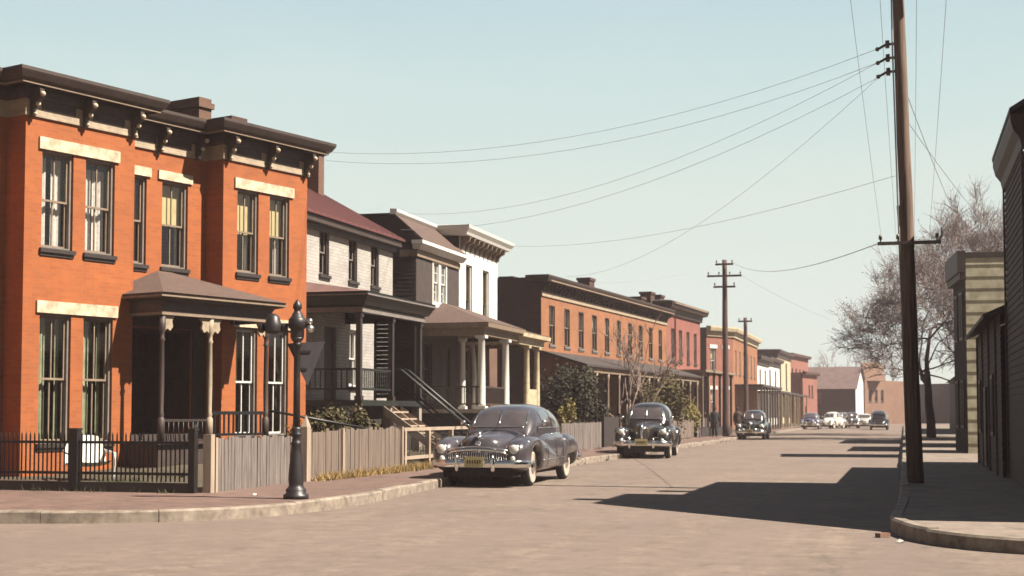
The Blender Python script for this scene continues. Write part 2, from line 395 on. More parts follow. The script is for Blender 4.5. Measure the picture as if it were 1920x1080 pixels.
def window(parent, p0, p1, op, style, depth=.13):
    """sash window fitted in an opening of the wall p0-p1; style = dict"""
    p0 = Vector(p0); p1 = Vector(p1); d = (p1-p0).normalized()
    s0, s1, za, zb = op[:4]; w = s1-s0; h = zb-za
    rz = math.atan2(d.y, d.x); b = p0+d*s0
    key = (round(w, 3), round(h, 3), tuple(sorted(style.items())))
    if key not in WC:
        fm = style.get('frame', 'sash_grey'); half = h*style.get('rail', .5)
        f = MB(); y = depth
        t = style.get('t', .055)
        for a, bb in ((0, t), (w-t, w)): f.box(a, bb, y-.07, y+.09, 0, h)
        f.box(t, w-t, y-.07, y+.09, h-t, h); f.box(t, w-t, y-.07, y+.09, 0, t*.9)
        k = .045
        for za_, zb_, yy in ((half-.03, h-t, y-.01), (t*.9, half+.02, y+.035)):       # upper and lower sash
            f.box(t, t+k, yy, yy+.04, za_, zb_, 1); f.box(w-t-k, w-t, yy, yy+.04, za_, zb_, 1)
            f.box(t+k, w-t-k, yy, yy+.04, zb_-k, zb_, 1); f.box(t+k, w-t-k, yy, yy+.04, za_, za_+k, 1)
            if style.get('muntin', 1): f.box(w/2-.014, w/2+.014, yy+.004, yy+.036, za_+k, zb_-k, 1)
            if style.get('cross'):
                zc = (za_+zb_)/2; f.box(t+k, w-t-k, yy+.006, yy+.034, zc-.012, zc+.012, 1)
        parts = [('window', f.mesh('window', [M[fm], M[style.get('sash', fm)]]), (0, 0, 0))]
        g = MB()
        g.poly([(t, y+.012, half), (w-t, y+.012, half), (w-t, y+.012, h-t), (t, y+.012, h-t)])
        g.poly([(t, y+.057, t), (w-t, y+.057, t), (w-t, y+.057, half), (t, y+.057, half)])
        parts.append(('pane', g.mesh('pane', [M['glass']]), (0, 0, 0)))
        s_ = MB(); s_.box(-.05, w+.05, -.07, y-.07, -.09, 0); s_.box(-.03, w+.03, -.03, y-.07, -.16, -.09)
        parts.append(('sill', s_.mesh('sill', [M[style.get('sillm', 'sash_dark')]]), (0, 0, 0)))
        if style.get('blind'):
            fr, mt = style['blind']; q = MB(); q.box(t, w-t, y+.13, y+.14, h-t-(h-2*t)*fr, h-t)
            q.box(t, w-t, y+.12, y+.15, h-t-(h-2*t)*fr-.02, h-t-(h-2*t)*fr)
            parts.append(('blind', q.mesh('blind', [M[mt]]), (0, 0, 0)))
        if style.get('curtain'):
            lo, hi, mt, ztop, zbot = style['curtain']; q = MB()
            rr = random.Random(sum(map(ord, repr(key))))
            for a, bb in ((t, t+(w-2*t)*lo), (w-t-(w-2*t)*hi, w-t)):
                if bb-a < .02: continue
                k2 = max(8, int((bb-a)/.025)); ph = rr.random()*6
                pts = [(a+(bb-a)*i/k2, y+.2+.022*math.sin(i*1.35+ph)+.01*math.sin(i*.5)) for i in range(k2+1)]
                q.loft([[(x, yy, t+(h-2*t)*zbot), (x, yy, t+(h-2*t)*ztop)] for x, yy in pts], 0, smooth=True, cap=False, closed=False)
            parts.append(('curtain', q.mesh('curtain', [M[mt]]), (0, 0, 0)))
        WC[key] = parts
    root = None
    for nm, me, l in WC[key]:
        if root is None: root = link_mesh(nm, me, parent, (b.x, b.y, za), rz)
        else: link_mesh(nm, me, root)
    return root
def bracket_mesh(h, out, wd, mats, balls=False):
    b = MB()
    prof = [(0, 0), (-out*.28, h*.04), (-out*.34, h*.3), (-out*.55, h*.5), (-out*.9, h*.62), (-out, h*.8), (-out, h), (0, h)]
    b.prism_x(prof, -wd/2, wd/2)
    if balls:
        for y, z, r in ((-out*1.02, h*.78, .062), (-out*.62, h*.45, .055), (-out*.36, h*.12, .045)):
            b.ball((0, y-.02, z), r, 1, 8)
    return b.mesh('bracket', [M[x] for x in mats])
def on_path(p0, p1, s_):
    p0 = Vector(p0); p1 = Vector(p1); d = (p1-p0).normalized(); q = p0+d*s_
    return (q.x, q.y), math.atan2(d.y, d.x)
def siding(mb, p0, p1, z0, z1, course, m=0, top=None, lap=.02):
    """real lapped boards; top(s) gives the height of the wall at s"""
    p0 = Vector(p0); p1 = Vector(p1); L = (p1-p0).length; d = (p1-p0)/L; n = Vector((d.y, -d.x))
    def P(s_, z, o): return (p0.x+d.x*s_+n.x*o, p0.y+d.y*s_+n.y*o, z)
    z = z0
    while z < z1-1e-4:
        zt = min(z+course, z1)
        mb.poly([P(0, z, lap), P(L, z, lap), P(L, zt, .002), P(0, zt, .002)], m)
        mb.poly([P(0, z, 0), P(L, z, 0), P(L, z, lap), P(0, z, lap)], m)
        z = zt

# ================================================================== SETTING
def sheet(name, pts, z, mat):
    return tag(MB().poly([(x, y, z) for x, y in pts]).build(name, mat), kind='structure')
sheet('ground', [(2500*math.cos(i*math.pi/24), 2500*math.sin(i*math.pi/24)) for i in range(48)], -.02, 'earth')
rd = MB()
def gridpoly(mb, a0, a1, w0, w1, z, na, nw, f=None):
    vs = []; fs = []
    for i in range(na+1):
        for j in range(nw+1):
            a = a0+(a1-a0)*i/na; w = w0+(w1-w0)*j/nw; p = S(a, w)
            vs.append((p[0], p[1], z+(f(a, w) if f else 0)))
    for i in range(na):
        for j in range(nw):
            q = i*(nw+1)+j; fs.append((q, q+nw+1, q+nw+2, q+1))
    return mb.add(vs, fs)
gridpoly(rd, -25, 320, -60, 60, -.004, 1, 1)
tag(rd.build('road', ROAD), kind='structure')

# left pavement: kerb line with the rounded corner, then along the street
kl = [(-60, 14.0), (-30, 18.5), (-16, 20.6), (-11, 21.25), (-7.6, 21.45), (-6.1, 21.55), (-4.7, 22.1), (-3.55, 23.5), (-2.72, 25.9), (-2.2, 28.6)]
kl += [S(a, -10.08) for a in (31, 36, 45, 60, 80, 110, 150, 185)]
def offset_path(path, o):
    P = [Vector(p) for p in path]; out = []
    for i in range(len(P)):
        ns = []
        for a, b in ((i-1, i), (i, i+1)):
            if a >= 0 and b < len(P):
                d = (P[b]-P[a]).normalized(); ns.append(Vector((d.y, -d.x)))
        q = ns[0] if len(ns) == 1 else (ns[0]+ns[1])/max(.3, (ns[0]+ns[1]).dot(ns[0]))
        out.append((P[i].x+q.x*o, P[i].y+q.y*o))
    return out
def smooth_path(path, k=4):
    P = [Vector(p) for p in path]; out = []
    for i in range(len(P)-1):
        p0 = P[max(i-1, 0)]; p1 = P[i]; p2 = P[i+1]; p3 = P[min(i+2, len(P)-1)]
        for j in range(k):
            t = j/k
            q = .5*((2*p1)+(p2-p0)*t+(2*p0-5*p1+4*p2-p3)*t*t+(3*p1-p0-3*p2+p3)*t**3); out.append((q.x, q.y))
    out.append(tuple(P[-1])); return out
kl = smooth_path(kl, 4)
inner = offset_path(kl, -.17)
pv = MB()
far_edge = [S(185, -40), (-60, 40)]
pts = inner+[S(185, -17), S(60, -17), S(36, -17), S(24, -17), (-60, 29)]
vs = [(x, y, SW) for x, y in pts]; pv.add(vs, [tuple(range(len(vs)))])
tag(pv.build('pavement', PAVE), kind='structure')
def kerb_strip(path, wid, top, name):
    """granite kerb stones laid end to end, joints left open"""
    k = MB(); L = 0; P = [Vector(p) for p in path]
    step = 1.9; r = random.Random(4)
    acc = []
    for i in range(len(P)-1):
        n = max(1, int((P[i+1]-P[i]).length/.3)); acc += [P[i].lerp(P[i+1], j/n) for j in range(n)]
    acc.append(P[-1]); run = [acc[0]]; ln = 0
    for q in acc[1:]:
        ln += (q-run[-1]).length; run.append(q)
        if ln > step or q is acc[-1]:
            dz = r.uniform(-.012, .014); dd = r.uniform(-.012, .012)
            rr = offset_path([tuple(v) for v in run], dd)
            if len(run) > 2:
                a = Vector(rr[0]); b = Vector(rr[1]); rr[0] = tuple(a+(b-a).normalized()*.012)
            k.sweep(rr, [(-wid, -.1), (-wid, top+dz), (-.03, top+dz), (0, top+dz-.03), (0.006, -.1)])
            run = [q]; ln = 0; step = r.uniform(1.4, 2.3)
    return tag(k.build(name, 'granite'), kind='structure')
kerb_strip(kl, .17, SW+.006, 'kerb')
# right pavement
kr = [S(185, -.1), S(150, -.1), S(110, -.1), S(80, -.1), S(60, -.1), S(45, -.1), S(32, -.1), S(25, -.12), (5.45, 20.6), (5.24, 19.3), (5.27, 18.2), (5.6, 17.3), (6.3, 16.6), (7.4, 16.1), (9.5, 15.5), (14, 14.4), (40, 8)]
kr = smooth_path(kr, 4)
inr = offset_path(kr, -.17)
pr = MB(); pts = inr+[(60, 30), S(185, 30)]
pr.add([(x, y, SW) for x, y in pts], [tuple(range(len(pts)))])
tag(pr.build('pavement', PAVE2), kind='structure')
kerb_strip(kr, .17, SW+.006, 'kerb')
# raised yards on the left: bank rising to the house walls
yd = MB()
def yard_z(a, w):
    t = max(0, min(1, (-12.75-w)/3.2)); k = max(0, min(1, (a-27)/6))
    return .03+t*(.12+.45*k)+.03*math.sin(a*1.7+w)*t
gridpoly(yd, 23.95, 185, -40, -12.75, SW-.02, 110, 26, yard_z)
tag(yd.build('yard', EARTH), kind='structure')

# ================================================================== HOUSE 1 : orange corner house with two bays
h1 = house('corner_house', 'orange brick corner house with two bays, dark bracketed cornice and cream lintels', -10.35, 30, 33)
path = [(-5, .62), (0, .62), (0, 0), (3.03, 0), (3.03, .85), (6.15, .85), (6.15, .25), (9.29, .25), (9.29, 9.5)]
ZB = 8.0
GF = (1.0, 3.8); UF = (5.2, 7.33)
ops = {2: [(.44, 1.28)+UF, (1.62, 2.45)+UF, (.44, 1.28)+GF, (1.62, 2.45)+GF],
       4: [(.35, 1.15)+UF, (1.65, 2.5)+UF, (.5, 2.65, .95, 3.7, 0, 1.6)],
       6: [(.5, 1.27)+UF, (1.69, 2.44)+UF, (.5, 1.27, 1.08, 3.82), (1.69, 2.44, 1.08, 3.82)],
       0: [(2.2, 3.1)+UF, (2.2, 3.1)+GF]}
b = MB()
for i in range(len(path)-1):
    wall(b, path[i], path[i+1], .1, 8.9, ops.get(i, ()), .13)
wall(b, (9.29, 9.5), (-5, 9.5), .1, 8.9); wall(b, (-5, 9.5), (-5, .62), .1, 8.9)
b.build('wall', 'brick_orange', h1)
rf = MB(); rf.poly([(x, y, 8.84) for x, y in path+[(-5, 9.5)]]); rf.poly([(x, y, .6) for x, y in path+[(-5, 9.5)]])
rf.build('roof', 'roof_tar', h1)
fr = MB(); fr.sweep(path, [(.002, 8.0), (.05, 8.0), (.05, 8.05), (.035, 8.06), (.035, 8.42), (.002, 8.42)])
fr.build('frieze', 'frieze_tan', h1)
ml = MB(); ml.sweep(path, [(.36, 8.60), (.405, 8.60), (.405, 8.64), (.36, 8.645)])
ml.build('cornice_moulding', 'paint_tan', h1)
cr = MB(); cr.sweep(path, [(.036, 8.36), (.12, 8.42), (.12, 8.55), (.10, 8.65), (.42, 8.65), (.47, 8.70), (.53, 8.80), (.55, 8.84), (.55, 8.91), (.3, 8.96), (0, 8.98), (-.3, 8.9)])
cr.build('cornice', 'paint_brown', h1)
bm = bracket_mesh(.60, .36, .11, ['paint_brown', 'lintel_stone'], True)
for i, ss in ((0, (2.4, 4.2)), (2, (.12, 1.53, 2.92)), (4, (.35, 1.5, 2.75)), (6, (.12, 1.57, 3.02)), (7, (.6,))):
    for s_ in ss:
        p, rz = on_path(path[i], path[i+1], s_); link_mesh('bracket', bm, h1, (p[0], p[1], 7.96), rz)
pn = MB(); pn.box(-.45, .45, -.055, -.036, 0, .2); pn.box(-.36, .36, -.066, -.055, .05, .15)
pnm = pn.mesh('frieze_panel', [M['paint_brown']])
for i, ss in ((2, (.83, 2.22)), (4, (.95, 2.1)), (6, (.85, 2.3))):
    for s_ in ss:
        p, rz = on_path(path[i], path[i+1], s_); link_mesh('frieze_panel', pnm, h1, (p[0], p[1], 8.17), rz)
def lintel(parent, p0, p1, s0, s1, z, h, mat='lintel_stone', out=.05):
    p, rz = on_path(p0, p1, (s0+s1)/2); w = (s1-s0)/2
    l = MB(); l.box(-w, w, -out, .10, 0, h)
    return l.build('lintel', mat, parent, (p[0], p[1], z), rz)
for z in (7.335, 3.805):
    lintel(h1, path[2], path[3], .34, 2.56, z, .26)
    lintel(h1, path[6], path[7], .38, 2.58, z+(.02 if z < 5 else 0), .26)
lintel(h1, path[4], path[5], .22, 1.26, 7.335, .22); lintel(h1, path[4], path[5], 1.5, 2.62, 7.335, .22)
lace = dict(curtain=(.5, .5, 'curtain_lace', 1, 0)); 
st = dict(frame='sash_grey', sash='paint_tan', sillm='sash_dark')
window(h1, path[2], path[3], ops[2][0], dict(st, curtain=(.42, .42, 'curtain_lace', .97, .02)))
window(h1, path[2], path[3], ops[2][1], dict(st, curtain=(.48, .46, 'curtain_lace', .93, .02)))
window(h1, path[2], path[3], ops[2][2], dict(st, sash='paint_tan', curtain=(.48, .16, 'curtain_green', 1, .0)))
window(h1, path[2], path[3], ops[2][3], dict(st, sash='paint_tan', curtain=(.55, .2, 'curtain_green', 1, .0)))
window(h1, path[4], path[5], ops[4][0], dict(st, curtain=(.5, .1, 'blind_yellow', .97, .02)))
window(h1, path[4], path[5], ops[4][1], dict(st, blind=(.5, 'blind_yellow'), curtain=(.2, .12, 'curtain_lace', .5, .02)))
window(h1, path[6], path[7], ops[6][0], dict(st, blind=(.52, 'blind_yellow'), curtain=(.3, .2, 'curtain_lace', .5, .02)))
window(h1, path[6], path[7], ops[6][1], dict(st, blind=(.50, 'blind_yellow'), curtain=(.28, .3, 'curtain_lace', .5, .02)))
window(h1, path[6], path[7], ops[6][2], dict(st, sash='paint_white', curtain=(.46, 0, 'blind_yellow', 1, .48)))
window(h1, path[6], path[7], ops[6][3], dict(st, sash='paint_white', curtain=(.46, 0, 'blind_yellow', 1, .48)))
window(h1, path[0], path[1], ops[0][0], st); window(h1, path[0], path[1], ops[0][1], st)
# door at the back of the vestibule
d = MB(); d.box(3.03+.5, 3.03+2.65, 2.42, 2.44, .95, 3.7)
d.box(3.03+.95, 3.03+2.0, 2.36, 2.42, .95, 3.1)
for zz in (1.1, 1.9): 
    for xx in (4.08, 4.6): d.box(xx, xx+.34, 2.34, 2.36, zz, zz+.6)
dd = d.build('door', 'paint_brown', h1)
MB().ball((4.95, 2.33, 1.95), .04, 0).build('knob', 'chrome_dull', dd)
# added dark panels and linings, standing in for deep shade in the recess
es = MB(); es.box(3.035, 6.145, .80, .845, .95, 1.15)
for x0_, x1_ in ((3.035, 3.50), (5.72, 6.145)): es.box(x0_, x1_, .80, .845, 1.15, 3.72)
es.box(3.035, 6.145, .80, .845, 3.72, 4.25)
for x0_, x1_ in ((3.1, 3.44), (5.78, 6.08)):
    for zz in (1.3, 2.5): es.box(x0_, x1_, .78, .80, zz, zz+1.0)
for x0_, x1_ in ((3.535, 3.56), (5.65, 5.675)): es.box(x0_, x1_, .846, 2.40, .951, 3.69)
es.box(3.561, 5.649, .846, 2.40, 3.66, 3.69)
es.build('shade_panels', 'paint_brown', h1)
# porch
pf = MB(); pf.box(2.85, 6.1, -1.05, .84, .1, .95); pf.box(2.75, 6.12, -1.15, .84, .95, 1.02)
pf.build('porch_floor', 'paint_brown', h1)
ex0, ex1, ey = 2.72, 6.78, -1.32
pr_ = MB()
pk = (4.55, .83, 5.1); pk2 = (4.9, .83, 5.1)
c = [(ex0, .83, 4.36), (ex0, ey, 4.36), (ex1, ey, 4.36), (ex1, .24, 4.36)]
pr_.poly([c[0], c[1], pk]); pr_.poly([c[1], c[2], pk2, pk]); pr_.poly([c[2], c[3], (6.0, .6, 4.7), pk2])
pr_.poly([c[3], c[2], c[1], c[0]])
pr_.build('porch_roof', 'roof_brown', h1)
pb = MB(); pth = [(2.95, .83), (2.95, -1.05), (6.55, -1.05), (6.55, .24)]
pb.sweep(pth[::-1][::-1], [(-.12, 3.86), (.0, 3.86), (.0, 4.12), (.04, 4.2), (.2, 4.24), (.24, 4.355), (-.12, 4.355)])
pb.build('porch_beam', 'paint_brown', h1)
pm = MB(); pm.sweep(pth, [(.20, 4.255), (.262, 4.265), (.262, 4.30), (.2, 4.31)]); pm.sweep(pth, [(.0, 3.87), (.03, 3.87), (.03, 3.93), (.0, 3.93)])
pm.build('porch_moulding', 'paint_tan', h1)
colp = [(.085, 0), (.085, .5), (.07, .52), (.055, .56), (.07, .6), (.052, .66), (.062, 1.3), (.05, 2.25), (.075, 2.3), (.05, 2.35), (.055, 2.45), (.08, 2.5), (.08, 2.85)]
for x, mt in ((3.02, 'paint_brown'), (4.52, 'frieze_tan'), (6.42, 'paint_brown')):
    q = MB(); q.lathe(colp, 12)
    cc = q.build('porch_column', mt, h1, (x, -.98, 1.02))
    for sx in (-1, 1):
        if x == 3.02 and sx < 0 or x == 6.42 and sx > 0: continue
        w = MB(); prof = [(0, 2.83), (0, 2.42), (.07, 2.5), (.13, 2.55), (.22, 2.5), (.3, 2.6), (.27, 2.72), (.34, 2.83)]
        T = Matrix.Rotation(rad(90), 4, 'Z')
        w.prism([(sx*a, z) for a, z in prof], -.03, .03, 0, T=Matrix.Rotation(rad(90), 4, 'X'))
        w.build('scroll_bracket', 'frieze_tan', cc)
rl = MB(); rl.box(4.6, 6.35, -1.0, -.95, 1.62, 1.70); rl.box(4.6, 6.35, -1.0, -.95, 1.12, 1.18)
for i in range(11): rl.box(4.68+i*.155, 4.72+i*.155, -.99, -.96, 1.18, 1.62)
rl.build('porch_railing', 'paint_black', h1)
la = MB()
for i in range(9):
    la.tube([(3.08+i*.15, -1.0, 1.04), (3.08+i*.15+.001, -1.0, 1.5)], .012, 4); 
la.box(3.05, 4.42, -1.015, -.985, 1.46, 1.52)
la.build('porch_lattice', 'sash_dark', h1)
hr = MB(); hr.tube([(6.5, -1.0, 1.72), (7.2, -1.6, 1.55), (8.5, -2.6, 1.25)], .035, 6); hr.tube([(8.5, -2.6, 1.25), (8.5, -2.6, .2)], .03, 6)
hr.build('handrail', 'paint_black', h1)
stp = MB()
for i in range(4): stp.box(6.12, 7.4, -1.05-.0+.0, .1, .1, .2+.0) if False else stp.box(6.13+i*.3, 6.43+i*.3, -1.0, .1, .1, .95-.2*i)
stp.build('porch_steps', 'wood_grey', h1)
ch = MB(); ch.box(7.2, 7.65, 2.2, 3.6, 8.85, 9.75); ch.box(7.14, 7.71, 2.14, 3.66, 9.75, 9.9); ch.box(7.2, 7.65, 2.2, 3.6, 9.9, 10.02)
ch.build('chimney', 'brick_chimney', h1)
ch = MB(); ch.box(8.0, 8.5, 1.8, 2.5, 8.85, 9.45); ch.box(7.95, 8.55, 1.75, 2.55, 9.45, 9.6)
ch.build('chimney', 'brick_dark', h1)

# ================================================================== HOUSE 2 : whitewashed brick, red roof, dark green porch
h2 = house('whitewashed_house', 'whitewashed brick house with red gabled roof and a dark green porch', -6.08, 41.9, 16.8)
o2 = [(x+4, x1+4, 5.85, 7.28) for x, x1 in ((.9, 1.62), (3.12, 3.82), (4.95, 5.65))]
g2 = [(3.2, 4.0, 2.5, 4.3), (5.3, 6.2, 2.02, 4.3), (7.2, 8.0, 2.5, 4.3)]
b = MB(); p0, p1 = (-4, 0), (6.9, 0)
wall(b, p0, p1, .1, 7.72, o2+g2, .14); wall(b, (6.9, 0), (6.9, 8), .1, 7.72); wall(b, (6.9, 8), (-4, 8), .1, 7.72); wall(b, (-4, 8), (-4, 0), .1, 7.72)
for x in (-4, 6.9): b.poly([(x, 0, 7.72), (x, 8, 7.72), (x, 4, 9.95)])
b.poly([(-4, 0, 1.9), (6.9, 0, 1.9), (6.9, 8, 1.9), (-4, 8, 1.9)])
b.build('wall', 'brick_white', h2)
rf = MB(); k = (9.95-7.72)/4
def slab(mb, x0, x1, y0, z0, y1, z1, t=.07, m=0):
    mb.add([(x0, y0, z0), (x1, y0, z0), (x1, y1, z1), (x0, y1, z1), (x0, y0, z0+t), (x1, y0, z0+t), (x1, y1, z1+t), (x0, y1, z1+t)],
           [(3, 2, 1, 0), (4, 5, 6, 7), (0, 1, 5, 4), (1, 2, 6, 5), (2, 3, 7, 6), (3, 0, 4, 7)], m)
slab(rf, -4.2, 7.05, -.4, 7.74-.4*k, 4, 9.97); slab(rf, -4.2, 7.05, 8.4, 7.74-.4*k, 4, 9.965)
for i in range(24):      # standing seams
    x = -4.1+i*.48; slab(rf, x, x+.03, -.4, 7.80-.4*k, 3.98, 10.02, .03)
rf.build('roof', 'roof_red', h2)
ev = MB(); ev.box(-4.1, 6.95, -.32, -.002, 7.32, 7.5); ev.box(-4.1, 6.95, -.12, -.003, 7.14, 7.315)
ev.build('eave', 'paint_brown', h2)
s2 = dict(frame='sash_dark', sash='sash_grey', sillm='sash_dark', blind=(.45, 'curtain_green'))
for o in o2: window(h2, p0, p1, o, s2, .14)
window(h2, p0, p1, g2[0], dict(frame='sash_dark', sash='sash_grey'), .14)
window(h2, p0, p1, g2[2], dict(frame='paint_white', sash='paint_white', curtain=(.5, .5, 'curtain_lace', 1, 0)), .14)
d = MB(); d.box(1.3, 2.2, .10, .15, 2.02, 4.3); d.build('door', 'paint_brown', h2)
ch = MB(); ch.box(6.05, 6.5, 2.4, 2.95, 8.6, 10.55); ch.box(5.99, 6.56, 2.34, 3.01, 10.55, 10.75)
ch.build('chimney', 'brick_chimney', h2)
px0, px1, py = -1.95, 2.98, -2.6
pf = MB(); pf.box(px0, px1, py, -.003, 1.86, 2.02); pf.build('porch_floor', 'paint_green', h2)
pp = MB()
for x in (px0+.1, .45, px1-.15): pp.box(x-.11, x+.11, py+.05, py+.3, .1, 1.86)
pp.box(px0+.05, px1-.05, py+.32, py+.36, .1, 1.86, 1)  # dark sheet behind the piers imitates the shade under the porch
pp.build('piers_and_shade', ['concrete', 'wall_dark'], h2)
rf = MB()
c = [(px0-.3, -.02, 5.02), (px0-.3, py-.3, 5.02), (px1+.3, py-.3, 5.02), (px1+.3, -.02, 5.02)]
r0 = (px0+1.0, -.02, 5.5); r1 = (px1-1.0, -.02, 5.5)
rf.poly([c[0], c[1], r0]); rf.poly([c[1], c[2], r1, r0]); rf.poly([c[2], c[3], r1]); rf.poly(c[::-1])
rf.build('porch_roof', 'roof_pink', h2)
pb = MB(); pth = [(px0, -.02), (px0, py), (px1, py), (px1, -.02)]
pb.sweep(pth, [(-.15, 4.45), (0, 4.45), (0, 4.62), (.12, 4.66), (.24, 4.86), (.28, 4.9), (.28, 5.015), (-.15, 5.015)])
pb.build('porch_beam', 'paint_green', h2)
pm = MB(); pm.sweep(pth, [(.285, 4.91), (.31, 4.91), (.31, 4.95), (.285, 4.95)]); pm.sweep(pth, [(.002, 4.46), (.03, 4.46), (.03, 4.6), (.002, 4.6)])
pm.build('porch_moulding', 'sash_grey', h2)
for x in (px0+.1, .55, px1-.1):
    q = MB(); q.box(-.07, .07, -.07, .07, 0, 2.43); q.box(-.1, .1, -.1, .1, 0, .12); q.box(-.1, .1, -.1, .1, 2.3, 2.43)
    q.build('porch_post', 'sash_dark', h2, (x, py+.12, 2.02))
rl = MB()
for z in (2.3, 2.85):
    rl.box(px0+.19, .47, py+.09, py+.15, z, z+.06)
for i in range(15): rl.box(px0+.3+i*.145, px0+.33+i*.145, py+.1, py+.13, 2.36, 2.85)
for z in (2.3, 2.85): rl.box(px0+.06, px0+.12, py+.2, -.05, z, z+.06)
for i in range(14): rl.box(px0+.07, px0+.10, py+.3+i*.16, py+.33+i*.16, 2.36, 2.85)
rl.build('porch_railing', 'paint_green', h2)
sc_n = MB(); xs_ = px1-.09  # added screen, its dark louvres stand in for shade on the facade beyond
for i in range(18): sc_n.add([(xs_-.035, py+.3, 2.12+i*.135), (xs_-.035, -1.05, 2.12+i*.135), (xs_+.02, -1.05, 2.25+i*.135), (xs_+.02, py+.3, 2.25+i*.135), (xs_-.02, py+.3, 2.12+i*.135), (xs_-.02, -1.05, 2.12+i*.135), (xs_+.035, -1.05, 2.25+i*.135), (xs_+.035, py+.3, 2.25+i*.135)], [(0, 1, 2, 3), (7, 6, 5, 4), (0, 3, 7, 4), (1, 5, 6, 2), (0, 4, 5, 1), (3, 2, 6, 7)])
for yy in (py+.26, -1.05): sc_n.box(xs_-.05, xs_+.05, yy, yy+.06, 2.02, 4.45)
sc_n.build('shade_screen', 'paint_green', h2)
stp = MB(); ns = 8; sx0, sx1 = -.3, .95
for i in range(ns):
    y = py-.12-i*.26; z = 1.86-.2*(i+1)
    stp.box(sx0, sx1, y-.16, y+.12, z, z+.05)
for x in (sx0-.06, (sx0+sx1)/2-.02, sx1+.01):
    stp.add([(x, py-.02, 1.6), (x, py-.02, 1.86), (x, py-2.25, .32), (x, py-2.25, .08), (x+.05, py-.02, 1.6), (x+.05, py-.02, 1.86), (x+.05, py-2.25, .32), (x+.05, py-2.25, .08)],
            [(0, 1, 2, 3), (7, 6, 5, 4), (1, 5, 6, 2), (0, 3, 7, 4), (2, 6, 7, 3), (0, 4, 5, 1)])
stp.build('porch_steps', 'wood_pale', h2)
for x in (.98, 1.55):
    hr = MB(); hr.tube([(x, py+.1, 2.95), (x, py-.05, 2.92), (x, py-2.3, 1.12)], .04, 6); hr.tube([(x, py-2.2, .2), (x, py-2.2, 1.2)], .045, 6)
    hr.tube([(x, py-.03, 2.4), (x, py-2.25, .66)], .03, 5)
    hr.build('handrail', 'paint_green', h2)

# ================================================================== HOUSES 3 and 4
hx, hy = -3.37, 49.9
h3 = house('mansard_house', 'dark brown house with mauve mansard roof and a white double window', hx, hy, TH)
b = MB(); o3 = [(1.72, 3.45, 5.6, 7.3)]; g3 = [(.9, 1.8, 2.3, 4.2), (3.0, 3.9, 1.82, 4.1)]
wall(b, (0, 0), (4.98, 0), .1, 7.93, o3+g3, .12); wall(b, (4.98, 0), (4.98, 9), .1, 8.6); wall(b, (4.98, 9), (0, 9), .1, 8.6)
b.build('wall', 'siding_dark', h3)
sd = MB(); siding(sd, (0, 9), (0, .0), .1, 7.7, .14); sd.poly([(0, 9, 7.7), (0, 0, 7.7), (0, -.26, 7.70), (0, .8, 8.68), (0, 9, 8.6)])
sd.build('side_wall', 'siding_dark', h3)
rf = MB(); slab(rf, -.1, 4.97, -.28, 7.72, .8, 8.66, .06); rf.build('mansard_roof', 'roof_slate' if False else 'roof_brown', h3)
rf = MB(); rf.box(-.12, 4.97, .95, 9.1, 8.66, 8.74); rf.build('roof', 'roof_tar', h3)
tm = MB(); tm.sweep([(-.1, .9), (4.96, .9)], [(-.06, 8.70), (.14, 8.70), (.2, 8.78), (.2, 8.88), (-.06, 8.9)]); 
tm.build('ridge_trim', 'paint_white', h3)
tm = MB(); tm.sweep([(-.12, .05), (-.12, -.1), (4.96, -.1)], [(.0, 7.42), (.1, 7.44), (.22, 7.58), (.26, 7.60), (.26, 7.72), (0, 7.72)])
tm.build('eave', 'paint_white', h3)
tm = MB(); tm.sweep([(-.03, .6), (-.03, -.02), (4.95, -.02)], [(.0, 7.18), (.05, 7.18), (.05, 7.41), (0, 7.41)]); tm.build('fascia', 'paint_tan', h3)
s3 = dict(frame='paint_white', sash='paint_white', sillm='paint_white', t=.13, cross=1, curtain=(.5, .5, 'curtain_lace', 1, 0))
w0 = dict(s3); 
window(h3, (0, 0), (4.98, 0), (1.73, 2.58, 5.6, 7.3), w0, .05); window(h3, (0, 0), (4.98, 0), (2.59, 3.44, 5.6, 7.3), w0, .05)
window(h3, (0, 0), (4.98, 0), g3[0], dict(frame='sash_dark'), .12)
d = MB(); d.box(3.0, 3.9, .08, .13, 1.82, 4.1); d.build('door', 'paint_brown', h3)
dp = MB(); dp.tube([(-.08, 1.55, 7.0), (-.08, 1.55, 5.0), (-.08, 1.55, .3)], .05, 8); dp.build('downspout', 'paint_tan', h3)

h4 = house('white_house', 'narrow bright white stuccoed house with bracketed cornice and tall windows with ochre blinds', hx+4.99*U[0], hy+4.99*U[1], TH)
b = MB(); W4 = 5.35
o4 = [(.88, 1.74, 4.95, 7.5), (3.2, 4.1, 4.95, 7.5)]; g4 = [(.8, 1.7, 2.4, 4.2), (2.6, 3.5, 1.82, 4.2)]
wall(b, (0, 0), (W4, 0), 4.62, 8.5, o4, .14); wall(b, (W4, 0), (W4, 9), .1, 8.5); wall(b, (W4, 9), (0, 9), .1, 8.5)
b.build('wall', 'stucco_white', h4)
gb = MB(); wall(gb, (0, 0), (W4, 0), .1, 4.62, g4, .14); gb.build('ground_floor_wall', 'brick_chimney', h4)
b = MB(); wall(b, (0, 9), (0, .0), 7.6, 8.5); b.build('side_wall', 'wall_dark', h4)  # left side of the white house, its shade put into a dark colour
rf = MB(); rf.box(.01, W4, .02, 9, 8.5, 8.56); rf.build('roof', 'roof_red', h4)
cr = MB(); cr.sweep([(-.02, 1.2), (-.02, -.02), (W4+.02, -.02), (W4+.02, 1.2)], [(0, 8.5), (.42, 8.5), (.46, 8.6), (.56, 8.74), (.58, 8.86), (0, 8.95)])
cr.build('cornice', 'paint_white', h4)
bm4 = bracket_mesh(.5, .4, .12, ['paint_tan'])
